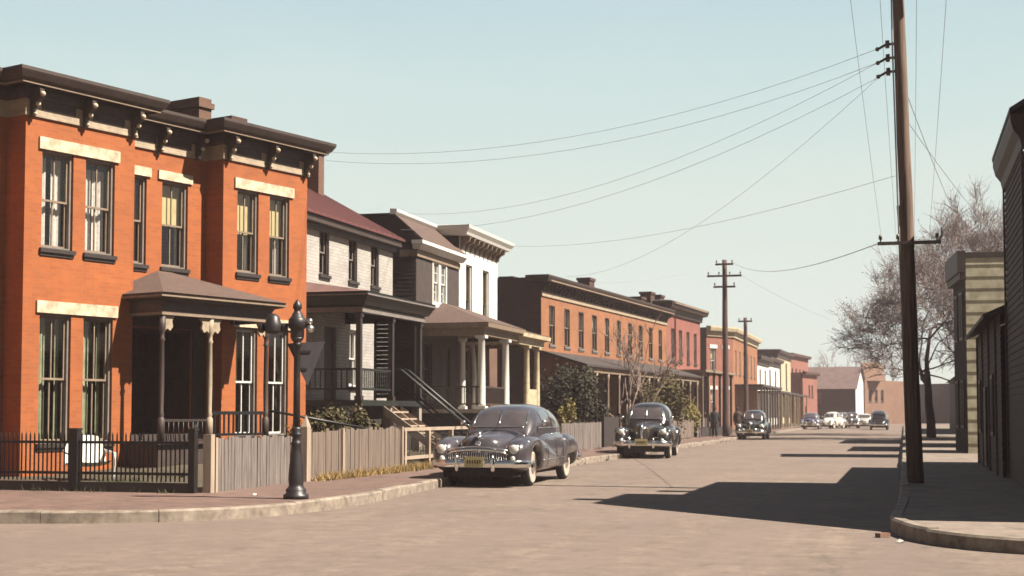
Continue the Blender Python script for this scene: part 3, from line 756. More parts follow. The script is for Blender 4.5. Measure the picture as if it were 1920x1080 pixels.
for i in range(9):
    link_mesh('bracket', bm4, h4, (.2+i*.62, -.001, 8.0), 0)
s4 = dict(frame='paint_white', sash='sash_dark', sillm='paint_white', blind=(.52, 'blind_ochre'), muntin=0, rail=.46)
for o in o4: window(h4, (0, 0), (W4, 0), o, s4, .14)
window(h4, (0, 0), (W4, 0), g4[0], dict(frame='sash_grey'), .14)
d = MB(); d.box(2.6, 3.5, .1, .15, 1.82, 4.2); d.build('door', 'paint_brown', h4)
ch = MB(); ch.box(W4+.02, W4+.62, .9, 1.6, .1, 8.5); ch.box(W4-.0+.02, W4+.68, .84, 1.66, 8.5, 8.66); ch.build('chimney', 'brick_dark', h4)
def porch(par, x0, x1, dp, zf, ze, zt, roofm, beamm, postm, posts, post_r=.1, floorm='concrete', left_hip=1.0, right_hip=1.0, y1=-.02):
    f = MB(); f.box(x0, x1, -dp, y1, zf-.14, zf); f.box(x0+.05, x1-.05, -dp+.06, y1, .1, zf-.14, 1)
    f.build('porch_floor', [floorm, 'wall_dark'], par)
    r = MB(); c = [(x0-.25, y1, ze+.02), (x0-.25, -dp-.25, ze+.02), (x1+.25, -dp-.25, ze+.02), (x1+.25, y1, ze+.02)]
    a = (x0+left_hip, y1, zt); b_ = (x1-right_hip, y1, zt)
    r.poly([c[0], c[1], a]); r.poly([c[1], c[2], b_, a]); r.poly([c[2], c[3], b_]); r.poly(c[::-1])
    r.build('porch_roof', roofm, par)
    bm_ = MB(); bm_.sweep([(x0, y1), (x0, -dp), (x1, -dp), (x1, y1)], [(-.18, ze-.42), (0, ze-.42), (0, ze-.2), (.1, ze-.16), (.22, ze-.14), (.24, ze+.01), (-.18, ze+.01)])
    bm_.build('porch_beam', beamm, par)
    for x, y, r_ in posts:
        q = MB(); q.box(-r_*1.35, r_*1.35, -r_*1.35, r_*1.35, 0, .1); q.lathe([(r_*1.15, .1), (r_*1.0, .2), (r_*.98, 1.0), (r_*.84, ze-.42-zf-.14), (r_*1.1, ze-.42-zf-.1)], 14)
        q.box(-r_*1.3, r_*1.3, -r_*1.3, r_*1.3, ze-.42-zf-.1, ze-.421-zf)
        q.build('porch_column', postm, par, (x, y, zf))
porch(h3, .3, 4.95, 2.4, 1.8, 4.8, 5.75, 'roof_brown', 'paint_tan', 'paint_white', [(.5, -2.25, .14), (3.62, -2.25, .14), (2.3, -1.0, .1)], left_hip=2.6, right_hip=.05)
porch(h4, .02, 3.9, 2.4, 1.78, 4.72, 5.45, 'roof_brown', 'paint_cream', 'paint_cream', [(1.7, -2.25, .12), (3.3, -2.25, .12)], left_hip=.05, right_hip=1.6)
rl = MB(); rl.box(.35, .39, -2.2, -.05, 2.55, 2.61); rl.box(.35, .39, -2.2, -.05, 1.95, 2.0)
for i in range(15): rl.box(.355, .385, -2.1+i*.14, -2.07+i*.14, 2.0, 2.55)
rl.box(.7, 3.5, -2.27, -2.23, 2.55, 2.61); rl.box(.7, 3.5, -2.27, -2.23, 1.95, 2.0)
for i in range(20): rl.box(.75+i*.14, .78+i*.14, -2.265, -2.235, 2.0, 2.55)
rl.build('porch_railing', 'paint_brown', h3)
pw = MB(); pw.box(1.9, 3.1, -2.3, -2.2, 1.79, 2.6); pw.build('porch_panel', 'paint_cream', h4)
pt = MB(); pt.tube([(4.75, -.55, 1.8), (4.7, -.6, 3.0), (4.78, -.55, 3.6), (4.7, -.5, 4.4)], .09, 8); pt.build('porch_post', 'paint_white', h4, (-4.6, 0, 0))

# ================================================================== BRICK ROW
TR = 20.2
h5 = house('brick_terrace', 'long orange brick terrace with ten arched windows upstairs and bracketed cornice', 1.38, 67, TR, 'terrace')
L5 = 24.3
o5 = [(1.15+2.345*i, 2.05+2.345*i, 4.95, 6.85, .17) for i in range(10)]
g5 = [(1.15+2.345*i, 2.05+2.345*i, 1.5 if i % 3 else .9, 3.4) for i in range(10)]
b = MB(); wall(b, (0, 0), (L5, 0), 0, 7.9, [o+(.07,) for o in o5]+g5, .16); wall(b, (L5, 0), (L5, 10), 0, 7.9); wall(b, (L5, 10), (0, 10), 0, 7.9)
b.build('wall', 'brick_row', h5)
b = MB(); wall(b, (0, 10), (0, 0), 0, 8.1); b.build('side_wall', 'brick_dark', h5)  # darker brick than the front: the unlit end's shade is in the colour
MB().box(.01, L5-.01, .02, 10, 7.88, 7.95).build('roof', 'roof_tar', h5)
fr = MB(); fr.sweep([(0, -.001), (L5, -.001)], [(0, 7.2), (.06, 7.2), (.06, 7.42), (0, 7.44)]); fr.build('frieze', 'frieze_tan', h5)
fr = MB(); fr.sweep([(0, -.001), (L5, -.001)], [(0, 7.45), (.035, 7.45), (.035, 7.85), (0, 7.86)]); fr.build('frieze_panel', 'paint_brown', h5)
cr = MB(); cr.sweep([(-.03, .6), (-.03, -.03), (L5+.03, -.03)], [(0, 7.86), (.44, 7.86), (.47, 7.92), (.54, 8.05), (.55, 8.15), (0, 8.22)])
cr.build('cornice', 'paint_brown', h5)
cm = MB(); cm.sweep([(-.03, -.03), (L5+.03, -.03)], [(.455, 7.87), (.50, 7.88), (.50, 7.94), (.455, 7.93)]); cm.build('cornice_moulding', 'paint_tan', h5)
bm5 = bracket_mesh(.42, .38, .12, ['paint_tan']) if False else bracket_mesh(.42, .38, .13, ['paint_brown'])
for i in range(41): link_mesh('bracket', bm5, h5, (.15+i*.6, -.002, 7.43), 0)
s5 = dict(frame='sash_dark', sash='paint_tan', sillm='sash_grey', curtain=(.5, .5, 'curtain_lace', 1, 0))
s5b = dict(frame='sash_dark', sash='paint_tan', sillm='sash_grey', blind=(.4, 'curtain_lace'))
rw = random.Random(2)
for i, o in enumerate(o5):
    sty = dict(frame='sash_dark', sash='paint_tan', sillm='sash_grey')
    k_ = rw.choice(('lace', 'blind', 'both', 'half', 'ochre'))
    if k_ in ('lace', 'both'): sty['curtain'] = (.5, .5, 'curtain_lace', 1, 0) if k_ == 'lace' else (.5, .42, 'curtain_lace', 1, 0)
    if k_ in ('blind', 'both', 'half'): sty['blind'] = (rw.choice((.35, .55, .7)), 'curtain_lace' if k_ != 'half' else 'blind_yellow')
    if k_ == 'ochre': sty['blind'] = (.8, 'blind_ochre')
    window(h5, (0, 0), (L5, 0), o, sty, .07)
for i, o in enumerate(g5):
    if i % 3: window(h5, (0, 0), (L5, 0), o, dict(frame='sash_dark'), .16)
    else: MB().box(o[0], o[1], .1, .16, o[2], o[3]).build('door', 'paint_brown', h5)
for x, y, w_, z in ((3.2, 2.6, 1.2, 8.5), (13.6, 1.8, 1.0, 9.35), (22.6, 1.2, 1.1, 8.95)):
    q = MB(); q.box(x, x+w_, y, y+.7, 7.9, z-.15); q.box(x-.06, x+w_+.06, y-.06, y+.76, z-.15, z); q.build('chimney', 'brick_dark', h5)
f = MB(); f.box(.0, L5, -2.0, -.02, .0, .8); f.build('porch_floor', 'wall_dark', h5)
rf = MB(); rf.add([(0, -.02, 4.62), (L5, -.02, 4.62), (L5, -2.25, 3.95), (0, -2.25, 3.95), (0, -.02, 4.5), (L5, -.02, 4.5), (L5, -2.25, 3.85), (0, -2.25, 3.85)],
                  [(3, 2, 1, 0), (4, 5, 6, 7), (0, 4, 7, 3), (1, 2, 6, 5), (3, 7, 6, 2), (0, 1, 5, 4)])
rf.build('porch_roof', 'roof_slate', h5)
bb = MB(); bb.box(0.05, L5-.05, -2.1, -1.95, 3.6, 3.85); bb.build('porch_beam', 'paint_tan', h5)
for i in range(13):
    q = MB(); q.lathe([(.09, 0), (.07, .6), (.06, 2.4), (.09, 2.6), (.09, 2.8)], 8); q.build('porch_post', 'paint_tan', h5, (.3+i*1.97, -2.02, .8))

h6 = house('pink_terrace', 'pinkish red brick house with four narrow windows joined to the orange terrace', 1.38+math.sin(rad(TR))*(L5+.01), 67+math.cos(rad(TR))*(L5+.01), TR, 'terrace')
L6 = 9.6
o6 = [(1.2+2.15*i, 2.05+2.15*i, 5.0, 7.1) for i in range(4)]
b = MB(); wall(b, (0, 0), (L6, 0), 0, 8.4, o6+[(1.2+2.15*i, 2.05+2.15*i, 1.5, 3.5) for i in range(4)], .14); wall(b, (L6, 0), (L6, 10), 0, 8.4); wall(b, (L6, 10), (0, 10), 0, 8.4); wall(b, (0, 10), (0, 0), 7.9, 8.4)
b.build('wall', 'brick_pink', h6)
MB().box(.01, L6-.01, .02, 10, 8.38, 8.44).build('roof', 'roof_tar', h6)
cr = MB(); cr.sweep([(0, .8), (0, -.01), (L6+.02, -.01), (L6+.02, .8)], [(0, 7.9), (.12, 7.95), (.16, 8.3), (.42, 8.36), (.52, 8.6), (.52, 8.75), (0, 8.85)]); cr.build('cornice', 'paint_brown', h6)
cm = MB(); cm.sweep([(0, -.01), (L6+.02, -.01)], [(.53, 8.6), (.57, 8.6), (.57, 8.72), (.53, 8.72)]); cm.build('cornice_moulding', 'paint_tan', h6)
for i, o in enumerate(o6): window(h6, (0, 0), (L6, 0), o, dict(frame='brick_pink', sash='sash_grey', blind=(.5, 'curtain_lace')) if False else dict(frame='sash_grey', blind=(.6, 'curtain_lace'), curtain=(.4, .4, 'curtain_lace', .6, 0)), .14)
for i in range(4): window(h6, (0, 0), (L6, 0), (1.2+2.15*i, 2.05+2.15*i, 1.5, 3.5), dict(frame='sash_dark'), .14)
for x in (.7, 3.2):
    q = MB(); q.box(x, x+1.0, 1.2, 1.9, 8.4, 9.3); q.box(x-.06, x+1.06, 1.14, 1.96, 9.3, 9.45); q.build('chimney', 'brick_dark', h6)
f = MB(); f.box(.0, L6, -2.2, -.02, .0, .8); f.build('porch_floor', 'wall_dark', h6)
rf = MB(); rf.box(.02, L6, -2.5, -.02, 4.25, 4.4); rf.build('porch_roof', 'paint_tan', h6)
for i in range(6):
    q = MB(); q.box(-.08, .08, -.08, .08, 0, 3.45); q.box(-.12, .12, -.12, .12, 3.3, 3.45); q.build('porch_post', 'paint_tan', h6, (.2+i*1.83, -2.2, .8))

# ================================================================== polygon buildings farther off
def block(name, label, cat, pts, z, wallm, ops={}, style=None, cornice=None, roofm='roof_tar', side=None, parapet=0, zc=.6):
    """pts in world, walked with the outside on the right; first point is the origin"""
    o = thing(name, label, cat, (pts[0][0], pts[0][1], 0), 0)
    P = [(x-pts[0][0], y-pts[0][1]) for x, y in pts]
    b = MB(); sb = {}
    for i in range(len(P)):
        p, q = P[i], P[(i+1) % len(P)]
        wall(sb.setdefault(side[i], MB()) if side and i in side else b, p, q, 0, z, ops.get(i, ()), .14)
    b.build('wall', wallm, o)
    for mt_, sb_ in sb.items(): sb_.build('side_wall', mt_, o)
    r = MB(); r.poly([(x, y, z-.04) for x, y in P]); r.build('roof', roofm, o)
    for i, l in ops.items():
        for op in l: window(o, P[i], P[(i+1) % len(P)], op, style or dict(frame='sash_grey'), .14)
    if cornice:
        e, m_, k = cornice
        c = MB(); c.sweep([P[i % len(P)] for i in e], [(.003, z-k), (.12, z-k+.05), (.16, z-.3), (.42, z-.26), (.5, z-.02), (.5, z+.1), (0, z+.16)]); c.build('cornice', m_, o)
    return o, P
def P_(px, d): return ((px-960)/2667*d, d)
n_ = (math.cos(rad(16)), -math.sin(rad(16)))
A = (15.94, 116.5); B = (18.5, 119); C = (23.9, 138.5)
def back(p, k=10, n=n_): return (p[0]-n[0]*k, p[1]-n[1]*k)
cs = dict(frame='paint_white', sash='paint_white', blind=(.4, 'blind_yellow'))
o, P = block('chamfered_house', 'salmon brick house with chamfered corner, cream cornice and white lintels behind the poles', 'house', [back(A), A, B, C, back(C)], 8.7, 'brick_salmon',
             {1: [(.55, 1.25, 5.0, 7.0), (2.2, 2.9, 5.0, 7.0), (.55, 1.25, 1.6, 3.6), (2.2, 2.9, 1.6, 3.6)], 2: [(1.5+3.1*i, 2.5+3.1*i, 5.0, 7.0) for i in range(6)]}, cs, ([1, 2, 3], 'paint_cream', .75), side={0: 'brick_dark', 2: 'brick_row'})  # dark left end: shade of that side put into the brick colour
for s0 in (.4, 2.05):
    lintel(o, P[1], P[2], s0, s0+1.0, 7.01, .3, 'paint_white'); lintel(o, P[1], P[2], s0, s0+1.0, 3.61, .3, 'paint_white')
p, rz = on_path(P[2], P[3], 10)
rf = MB(); rf.box(-9, 10, -2.4, -.02, 3.9, 4.1); rf.build('porch_roof', 'roof_slate', o, (p[0], p[1], 0), rz)
for i in range(8):
    MB().box(-.08, .08, -.08, .08, 0, 3.9).build('porch_post', 'sash_grey', o, on_path(P[2], P[3], 1.3+i*2.6)[0]+(0,)) if False else None
    q = MB(); q.box(-8.8+i*2.6, -8.64+i*2.6, -2.3, -2.14, 0, 3.9); q.build('porch_post', 'sash_grey', o, (p[0], p[1], 0), rz)
q = MB(); q.box(-.5, .5, -.4, .4, 8.6, 9.6); q.build('chimney', 'brick_dark', o, (P[1][0]-2.6, P[1][1]+1.5, 0))

def bayhouse(name, label, px, d, z, wm, width, ww, style, k=1):
    a = P_(px, d); th = rad(17); t = (math.sin(th), math.cos(th)); nn = (math.cos(th), -math.sin(th))
    e = (a[0]+t[0]*width, a[1]+t[1]*width)
    o, P = block(name, label, 'house', [back(a, 10, nn), a, e, back(e, 10, nn)], z, wm, {1: [(width*.18, width*.18+ww, 4.6, z-1.2), (width*.62, width*.62+ww, 4.6, z-1.2)]}, style, ([0, 1, 2, 3], 'paint_brown', .8), side={0: 'wall_mauve'})  # left side dark mauve, its shade carried by the wall colour
    p, rz = on_path(P[1], P[2], 0)
    rf = MB(); rf.box(0, width-.1, -2.2, -.02, 3.7, 3.9); rf.build('porch_roof', 'roof_slate', o, (p[0], p[1], 0), rz)
    for i in range(4):
        q = MB(); q.box(.1+i*(width-.5)/3, .26+i*(width-.5)/3, -2.1, -1.95, 0, 3.7); q.build('porch_post', 'paint_cream' if k else 'sash_grey', o, (p[0], p[1], 0), rz)
    return o
bayhouse('frame_house', 'first white house beyond the salmon brick house, dark roof edge and porch', 1420, 141.5, 7.3, 'stucco_white', 9.5, 1.2, dict(frame='sash_grey', blind=(.5, 'curtain_lace')))
hh = bayhouse('frame_house', 'second white house beyond the salmon brick one, with a big square chimney', 1438, 152, 7.6, 'stucco_white', 12, 1.4, dict(frame='sash_grey', blind=(.5, 'curtain_lace')))
q = MB(); q.box(-2.2, 0, 0, 1.4, 7.5, 9.4); q.build('chimney', 'brick_dark', hh, (5.5, 2.5, 0))
bayhouse('cream_house', 'cream fronted house with dark cornice between white houses and red blocks', 1457, 166, 9.0, 'paint_cream', 15, 1.6, dict(frame='sash_grey'))
a = P_(1482, 192); e = P_(1516, 206)
o, P = block('brick_block', 'tall red brick block near the far end of street', 'building', [back(a, 9), a, e, back(e, 9)], 9.7, 'brick_salmon', {1: [(2, 3.0, 1.5, 3.5), (4.4, 5.4, 1.5, 3.5)]+[(1.2+3*i, 2.1+3*i, 6.0, 7.8) for i in range(4)]}, dict(frame='sash_dark'), ([1, 2], 'brick_dark', .3))
p, rz = on_path(P[1], P[2], 0)
q = MB(); q.box(.2, 6.5, -2, -.02, 4.6, 4.8); q.box(.25, .45, -1.9, -1.7, 0, 4.6); q.box(3.2, 3.4, -1.9, -1.7, 0, 4.6); q.box(6.2, 6.4, -1.9, -1.7, 0, 4.6); q.build('porch', 'wall_mauve', o, (p[0], p[1], 0), rz)
a = P_(1505, 186); e = P_(1532, 194)
block('brick_block', 'lower blank walled brick block before the tall red block', 'building', [back(a, 5), a, e, back(e, 5)], 7.0, 'brick_salmon', {1: [(3.4, 4.3, 3.8, 5.4), (1.2, 2.1, .9, 2.6), (5.2, 6.1, 3.8, 5.4)]}, dict(frame='sash_grey'), ([1, 2], 'brick_dark', .25))
# street end: gabled house side-on with a lit white end wall, brick building next to it
c0 = P_(1604, 205); th = rad(112); t = (math.sin(th), math.cos(th)); nn = (math.cos(th), -math.sin(th))
he = thing('gabled_house', 'house with shade-dark walls, reddish gabled roof and a white end wall closing the street', 'house', (c0[0], c0[1], 0), rad(90-112))
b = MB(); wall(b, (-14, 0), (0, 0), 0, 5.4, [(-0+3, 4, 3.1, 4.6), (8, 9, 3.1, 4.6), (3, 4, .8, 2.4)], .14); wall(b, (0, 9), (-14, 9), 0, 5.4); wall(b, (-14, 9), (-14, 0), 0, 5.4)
b.poly([(-14, 0, 5.4), (-14, 9, 5.4), (-14, 4.5, 8.4)]); b.build('wall', 'wall_mauve', he)  # dark mauve puts the shade of the unlit front into the colour
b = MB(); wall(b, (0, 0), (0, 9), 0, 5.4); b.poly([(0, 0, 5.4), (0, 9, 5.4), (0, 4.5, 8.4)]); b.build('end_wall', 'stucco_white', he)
for op in ((3, 4, 3.1, 4.6), (8, 9, 3.1, 4.6), (3, 4, .8, 2.4)): window(he, (-14, 0), (0, 0), op, dict(frame='sash_grey'), .14)
rf = MB(); slab(rf, -14.3, .25, -.5, 5.42-.5*.667, 4.5, 8.42, .1); slab(rf, -14.3, .25, 9.5, 5.42-.5*.667, 4.5, 8.41, .1); rf.build('roof', 'roof_mauve', he)
q = MB(); q.box(-13, -12, 3.2, 4.2, 7.4, 9.6); q.build('chimney', 'brick_tan', he)
a = P_(1621, 212); e = P_(1700, 222)
o, P = block('brick_building', 'tan and orange brick building right of the white end wall', 'building', [back(a, 8, (.35, -.93)), a, e, back(e, 8, (.35, -.93))], 6.6, 'brick_tan', {1: [(1.2+1.9*i, 2.1+1.9*i, 3.4, 5.2) for i in range(3)]}, dict(frame='sash_grey'), None, 'roof_mauve')
q = MB(); q.prism_x([(0, 6.5), (5, 6.5), (2.5, 9.3)], 0, 3); q.build('gable', 'brick_tan', o, (P[1][0]+.3, P[1][1]+.5, 0))
a = P_(1700, 240); e = P_(1790, 230)
block('far_house', 'low grey house seen beyond the street end behind the near utility pole', 'house', [back(a, 8, (0, -1)), a, e, back(e, 8, (0, -1))], 6.5, 'siding_grey', {1: [(2, 3, 3.2, 4.8), (5, 6, 3.2, 4.8)]}, dict(frame='sash_grey'))

# ================================================================== RIGHT SIDE OF THE STREET
WR = 2.2
def rightpt(a, w=WR): return S(a, w)
rz_r = rad(90-TH)
def RT(name, label, cat, a, w=WR): return thing(name, label, cat, (*S(a, w), 0), rz_r)     # local x along the street (away), y = -w
# tall dark frame building (only its far corner shows)
r1 = RT('frame_house', 'tall dark clapboard house with overhanging eave at the right edge of the picture', 'house', 34.2, 2.3)
sd = MB(); ez = 7.38
siding(sd, (0, 0), (-5.3, 0), .1, ez, .15); siding(sd, (0, -7), (0, 0), .1, ez, .15)
siding(sd, (-5.3, 0), (-5.3, -7), .1, ez, .15); siding(sd, (-5.3, -7), (0, -7), .1, ez, .15)
for x in (0, -5.3): sd.poly([(x, 0, ez), (x, -7, ez), (x, -3.5, ez+2.2)])
sd.build('wall', 'siding_dark', r1)
rf = MB()
for y in (.27, -7.27):
    z_ = ez-.0+.04; rf.add([(-5.55, y, z_), (.1, y, z_), (.1, -3.5, z_+2.3), (-5.55, -3.5, z_+2.3), (-5.55, y, z_+.1), (.1, y, z_+.1), (.1, -3.5, z_+2.4), (-5.55, -3.5, z_+2.4)],
           [(3, 2, 1, 0), (4, 5, 6, 7), (0, 1, 5, 4), (1, 2, 6, 5), (2, 3, 7, 6), (3, 0, 4, 7)])
rf.build('roof', 'roof_slate', r1)
cr = MB(); cr.sweep([(.08, .005), (-5.5, .005)], [(.0, 6.75), (.05, 6.77), (.09, 6.95), (.2, 7.1), (.25, 7.3), (.25, 7.415), (0, 7.415)]); cr.build('cornice', 'paint_brown', r1)
MB().box(-.1, .03, .02, .06, .1, 6.75).build('corner_board', 'siding_grey', r1); MB().box(-5.33, -5.2, .02, .06, .1, 6.75).build('corner_board', 'siding_grey', r1)
ch = MB(); ch.box(-4.6, -4.15, -.75, -.25, 7.4, 8.75); ch.box(-4.65, -4.1, -.8, -.2, 8.75, 8.9); ch.build('chimney', 'brick_dark', r1)
# corner building just outside the picture; its sloping roof throws the slanted shadow
r0 = RT('corner_building', 'dark corner building with steep catslide roof just outside the right edge', 'building', 28.6, 2.75)
wg = MB(); wg.prism_x([(0, 0)], 0, 0) if False else None
wg.add([(-8.1, 0, .1), (0, 0, .1), (0, 0, 9.4), (-3.2, 0, 9.4), (-8.1, 0, 3.2), (-8.1, -7, .1), (0, -7, .1), (0, -7, 9.4), (-3.2, -7, 9.4), (-8.1, -7, 3.2)],
       [(0, 1, 2, 3, 4), (9, 8, 7, 6, 5), (0, 4, 9, 5), (1, 6, 7, 2)]); wg.build('wall', 'siding_dark', r0)
rf = MB(); rf.add([(-8.3, .15, 3.0), (-3.2, .15, 9.43), (.05, .15, 9.43), (-8.3, -7.1, 3.0), (-3.2, -7.1, 9.43), (.05, -7.1, 9.43), (-8.3, .15, 3.14), (-3.25, .15, 9.57), (.05, .15, 9.57), (-8.3, -7.1, 3.14), (-3.25, -7.1, 9.57), (.05, -7.1, 9.57)],
    [(0, 1, 4, 3), (1, 2, 5, 4), (9, 10, 7, 6), (10, 11, 8, 7), (0, 6, 7, 1), (1, 7, 8, 2), (3, 4, 10, 9), (4, 5, 11, 10), (0, 3, 9, 6), (2, 8, 11, 5)]); rf.build('roof', 'roof_slate', r0)
ch = MB(); ch.box(-2.3, -1.9, -.7, -.2, 9.5, 10.5); ch.box(-2.35, -1.85, -.75, -.15, 10.5, 10.62); ch.build('chimney', 'brick_dark', r0)
for x in (-1.6, -4.2):
    for z in (1.2, 4.6):
        f = MB(); f.box(-.5, .5, .01, .06, 0, 1.9); f.box(-.4, .4, .06, .065, .1, 1.8, 1); f.build('window', ['sash_dark', 'wall_dark'], r0, (x, 0, z))
# one-storey frame building
r2 = RT('low_shed', 'low dark boarded building with sloping roof next to the tall clapboard one', 'building', 44.6, 2.15)
sd = MB(); siding(sd, (0, 0), (-10.38, 0), .1, 3.95, .16); siding(sd, (0, -7), (0, 0), .1, 3.95, .16); siding(sd, (-10.38, -7), (0, -7), .1, 3.95, .16)
sd.poly([(0, -7, 3.95), (0, 0, 3.95), (0, -3.5, 5.5)]); sd.build('wall', 'siding_dark', r2)
rf = MB()
for y in (.38, -7.38):
    rf.add([(-10.36, y, 3.82), (.3, y, 3.82), (.3, -3.5, 5.55), (-10.36, -3.5, 5.55), (-10.36, y, 3.92), (.3, y, 3.92), (.3, -3.5, 5.65), (-10.36, -3.5, 5.65)],
           [(3, 2, 1, 0), (4, 5, 6, 7), (0, 1, 5, 4), (1, 2, 6, 5), (2, 3, 7, 6), (3, 0, 4, 7)])
rf.build('roof', 'roof_slate', r2)
for x in (-1.6, -4.3, -7.4):
    f = MB(); f.box(-.5, .5, .02, .07, 0, 2.1 if x == -4.3 else 1.5); f.box(-.4, .4, .07, .075, .1, 2.0 if x == -4.3 else 1.4, 1)
    f.build('door' if x == -4.3 else 'window', ['sash_dark', 'wall_dark' if x != -4.3 else 'paint_brown'], r2, (x, 0, .25 if x == -4.3 else 1.1))
for x in (-.05, -2.9, -5.9, -8.8): MB().box(x-.07, x+.07, .0, .06, .1, 3.9).build('batten', 'siding_grey', r2)
# yellow sided building: end wall faces the camera
ry = thing('yellow_building', 'pale yellow panelled false front building whose sunlit end wall faces the camera', 'building', (*S(55, 2.25), 0), rad(90-11))
sd = MB(); siding(sd, (0, 0), (0, -9), .1, 7.4, .44, 0, None, .022); sd.build('end_wall', 'siding_yellow', ry)
b = MB(); wall(b, (4, 0), (0, 0), .1, 7.4); wall(b, (0, -9), (4, -9), .1, 7.4) if False else None
b.poly([(0, 0, .1), (4, 0, .1), (4, 0, 7.4), (0, 0, 7.4)]); b.poly([(4, 0, .1), (4, -9, .1), (4, -9, 7.4), (4, 0, 7.4)]); b.poly([(0, -9, .1), (4, -9, .1), (4, -9, 7.4), (0, -9, 7.4)])
b.build('wall', 'siding_grey', ry)
MB().box(0.02, 4, -9, 0, 7.4, 7.46).build('roof', 'roof_tar', ry)
c = MB(); c.box(-.12, 4.0, .0, .22, 6.6, 6.85); c.box(-.14, 4.05, .0, .30, 6.85, 7.66); c.box(-.04, .0, -9, -.001, 7.42, 7.6); c.build('cornice', 'paint_brown', ry)
for x in (1.2, 2.9):
    for z in (1.1, 4.4):
        f = MB(); f.box(-.5, .5, .02, .06, 0, 1.8); f.box(-.4, .4, .06, .065, .1, 1.7, 1); f.build('window', ['sash_dark', 'wall_dark'], ry, (x, 0, z))
r4 = RT('grey_house', 'grey two storey frame house in shade beyond the yellow building', 'house', 64, 2.6)
b = MB(); siding(b, (0, 0), (0, -9), .1, 5.6, .2); siding(b, (9, 0), (0, 0), .1, 5.6, .2) if False else None
for p, q in (((0, 0), (9, 0)), ((9, 0), (9, -9)), ((9, -9), (0, -9))):
    b.poly([(p[0], p[1], .1), (q[0], q[1], .1), (q[0], q[1], 5.6), (p[0], p[1], 5.6)])
b.build('wall', 'siding_sage', r4)
rf = MB(); rf.prism_x([(.3, 5.6), (-9.3, 5.6), (-4.5, 7.4)], -.2, 9.2); rf.build('roof', 'roof_slate', r4)
for x in (1.6, 4.4, 7.2):
    for z in (1.1, 3.6):
        f = MB(); f.box(-.45, .45, .01, .06, 0, 1.6); f.box(-.36, .36, .06, .065, .1, 1.5, 1); f.build('window', ['sash_dark', 'wall_dark'], r4, (x, 0, z))
r5 = RT('sage_house', 'greenish grey house with square false front behind the street trees', 'house', 80, 3.2)
b = MB(); siding(b, (0, 0), (0, -10), .1, 7.6, .22)
for p, q in (((0, 0), (12, 0)), ((12, 0), (12, -10)), ((12, -10), (0, -10))):
    b.poly([(p[0], p[1], .1), (q[0], q[1], .1), (q[0], q[1], 7.6), (p[0], p[1], 7.6)])
b.build('wall', 'siding_sage', r5); MB().box(-.1, 12.1, -10.1, .1, 7.6, 7.8).build('roof', 'roof_tar', r5)
for x in (2, 6, 10):
    f = MB(); f.box(-.45, .45, .01, .06, 0, 1.8); f.box(-.36, .36, .06, .065, .1, 1.7, 1); f.build('window', ['sash_dark', 'wall_dark'], r5, (x, 0, 4.2))
r6 = RT('dark_shed', 'long low dark board shed at the far right of the pavement', 'shed', 104, 4.2)
b = MB(); siding(b, (0, 0), (0, -10), .1, 4.6, .25)
for p, q in (((0, 0), (40, 0)), ((40, 0), (40, -10)), ((40, -10), (0, -10))):
    b.poly([(p[0], p[1], .1), (q[0], q[1], .1), (q[0], q[1], 4.6), (p[0], p[1], 4.6)])
b.build('wall', 'siding_sage', r6); rf = MB(); rf.prism_x([(.3, 4.6), (-10.3, 4.6), (-5, 6.4)], -.2, 40.2); rf.build('roof', 'roof_slate', r6)

# ================================================================== FENCES
def fence_frame(name, label, cat, p, q):
    d = Vector(q)-Vector(p); return thing(name, label, cat, (p[0], p[1], 0), math.atan2(d.y, d.x)), d.length
fa, L = fence_frame('iron_fence', 'dark iron picket fence on a low board in front of the orange corner house', 'fence', (-14.5, 28.95), (-5.85, 26.3))
b = MB(); n = int(L/.095)
for i in range(n):
    x = L-.12-i*.095; b.box(x-.011, x+.011, -.011, .011, .38, 1.24); 
    b.add([(x-.011, -.011, 1.24), (x+.011, -.011, 1.24), (x+.011, .011, 1.24), (x-.011, .011, 1.24), (x, 0, 1.31)], [(0, 1, 4), (1, 2, 4), (2, 3, 4), (3, 0, 4)])
b.build('pickets', 'iron', fa)
for z, h in ((1.08, .05), (.50, .05)): MB().box(0, L-.03, -.035, .035, z, z+h).build('rail', 'iron', fa)
b = MB(); b.box(0, L, -.05, .05, .10, .36); b.build('base_board', 'sash_dark', fa)
for x in (.4, 3.2, L-2.55, L-.03):
    q = MB(); w = .06 if x > L-1 else .09; q.box(x-w, x+w, -.07, .07, .1, 1.33); q.box(x-w-.015, x+w+.015, -.085, .085, 1.33, 1.37); q.build('post', 'iron', fa)
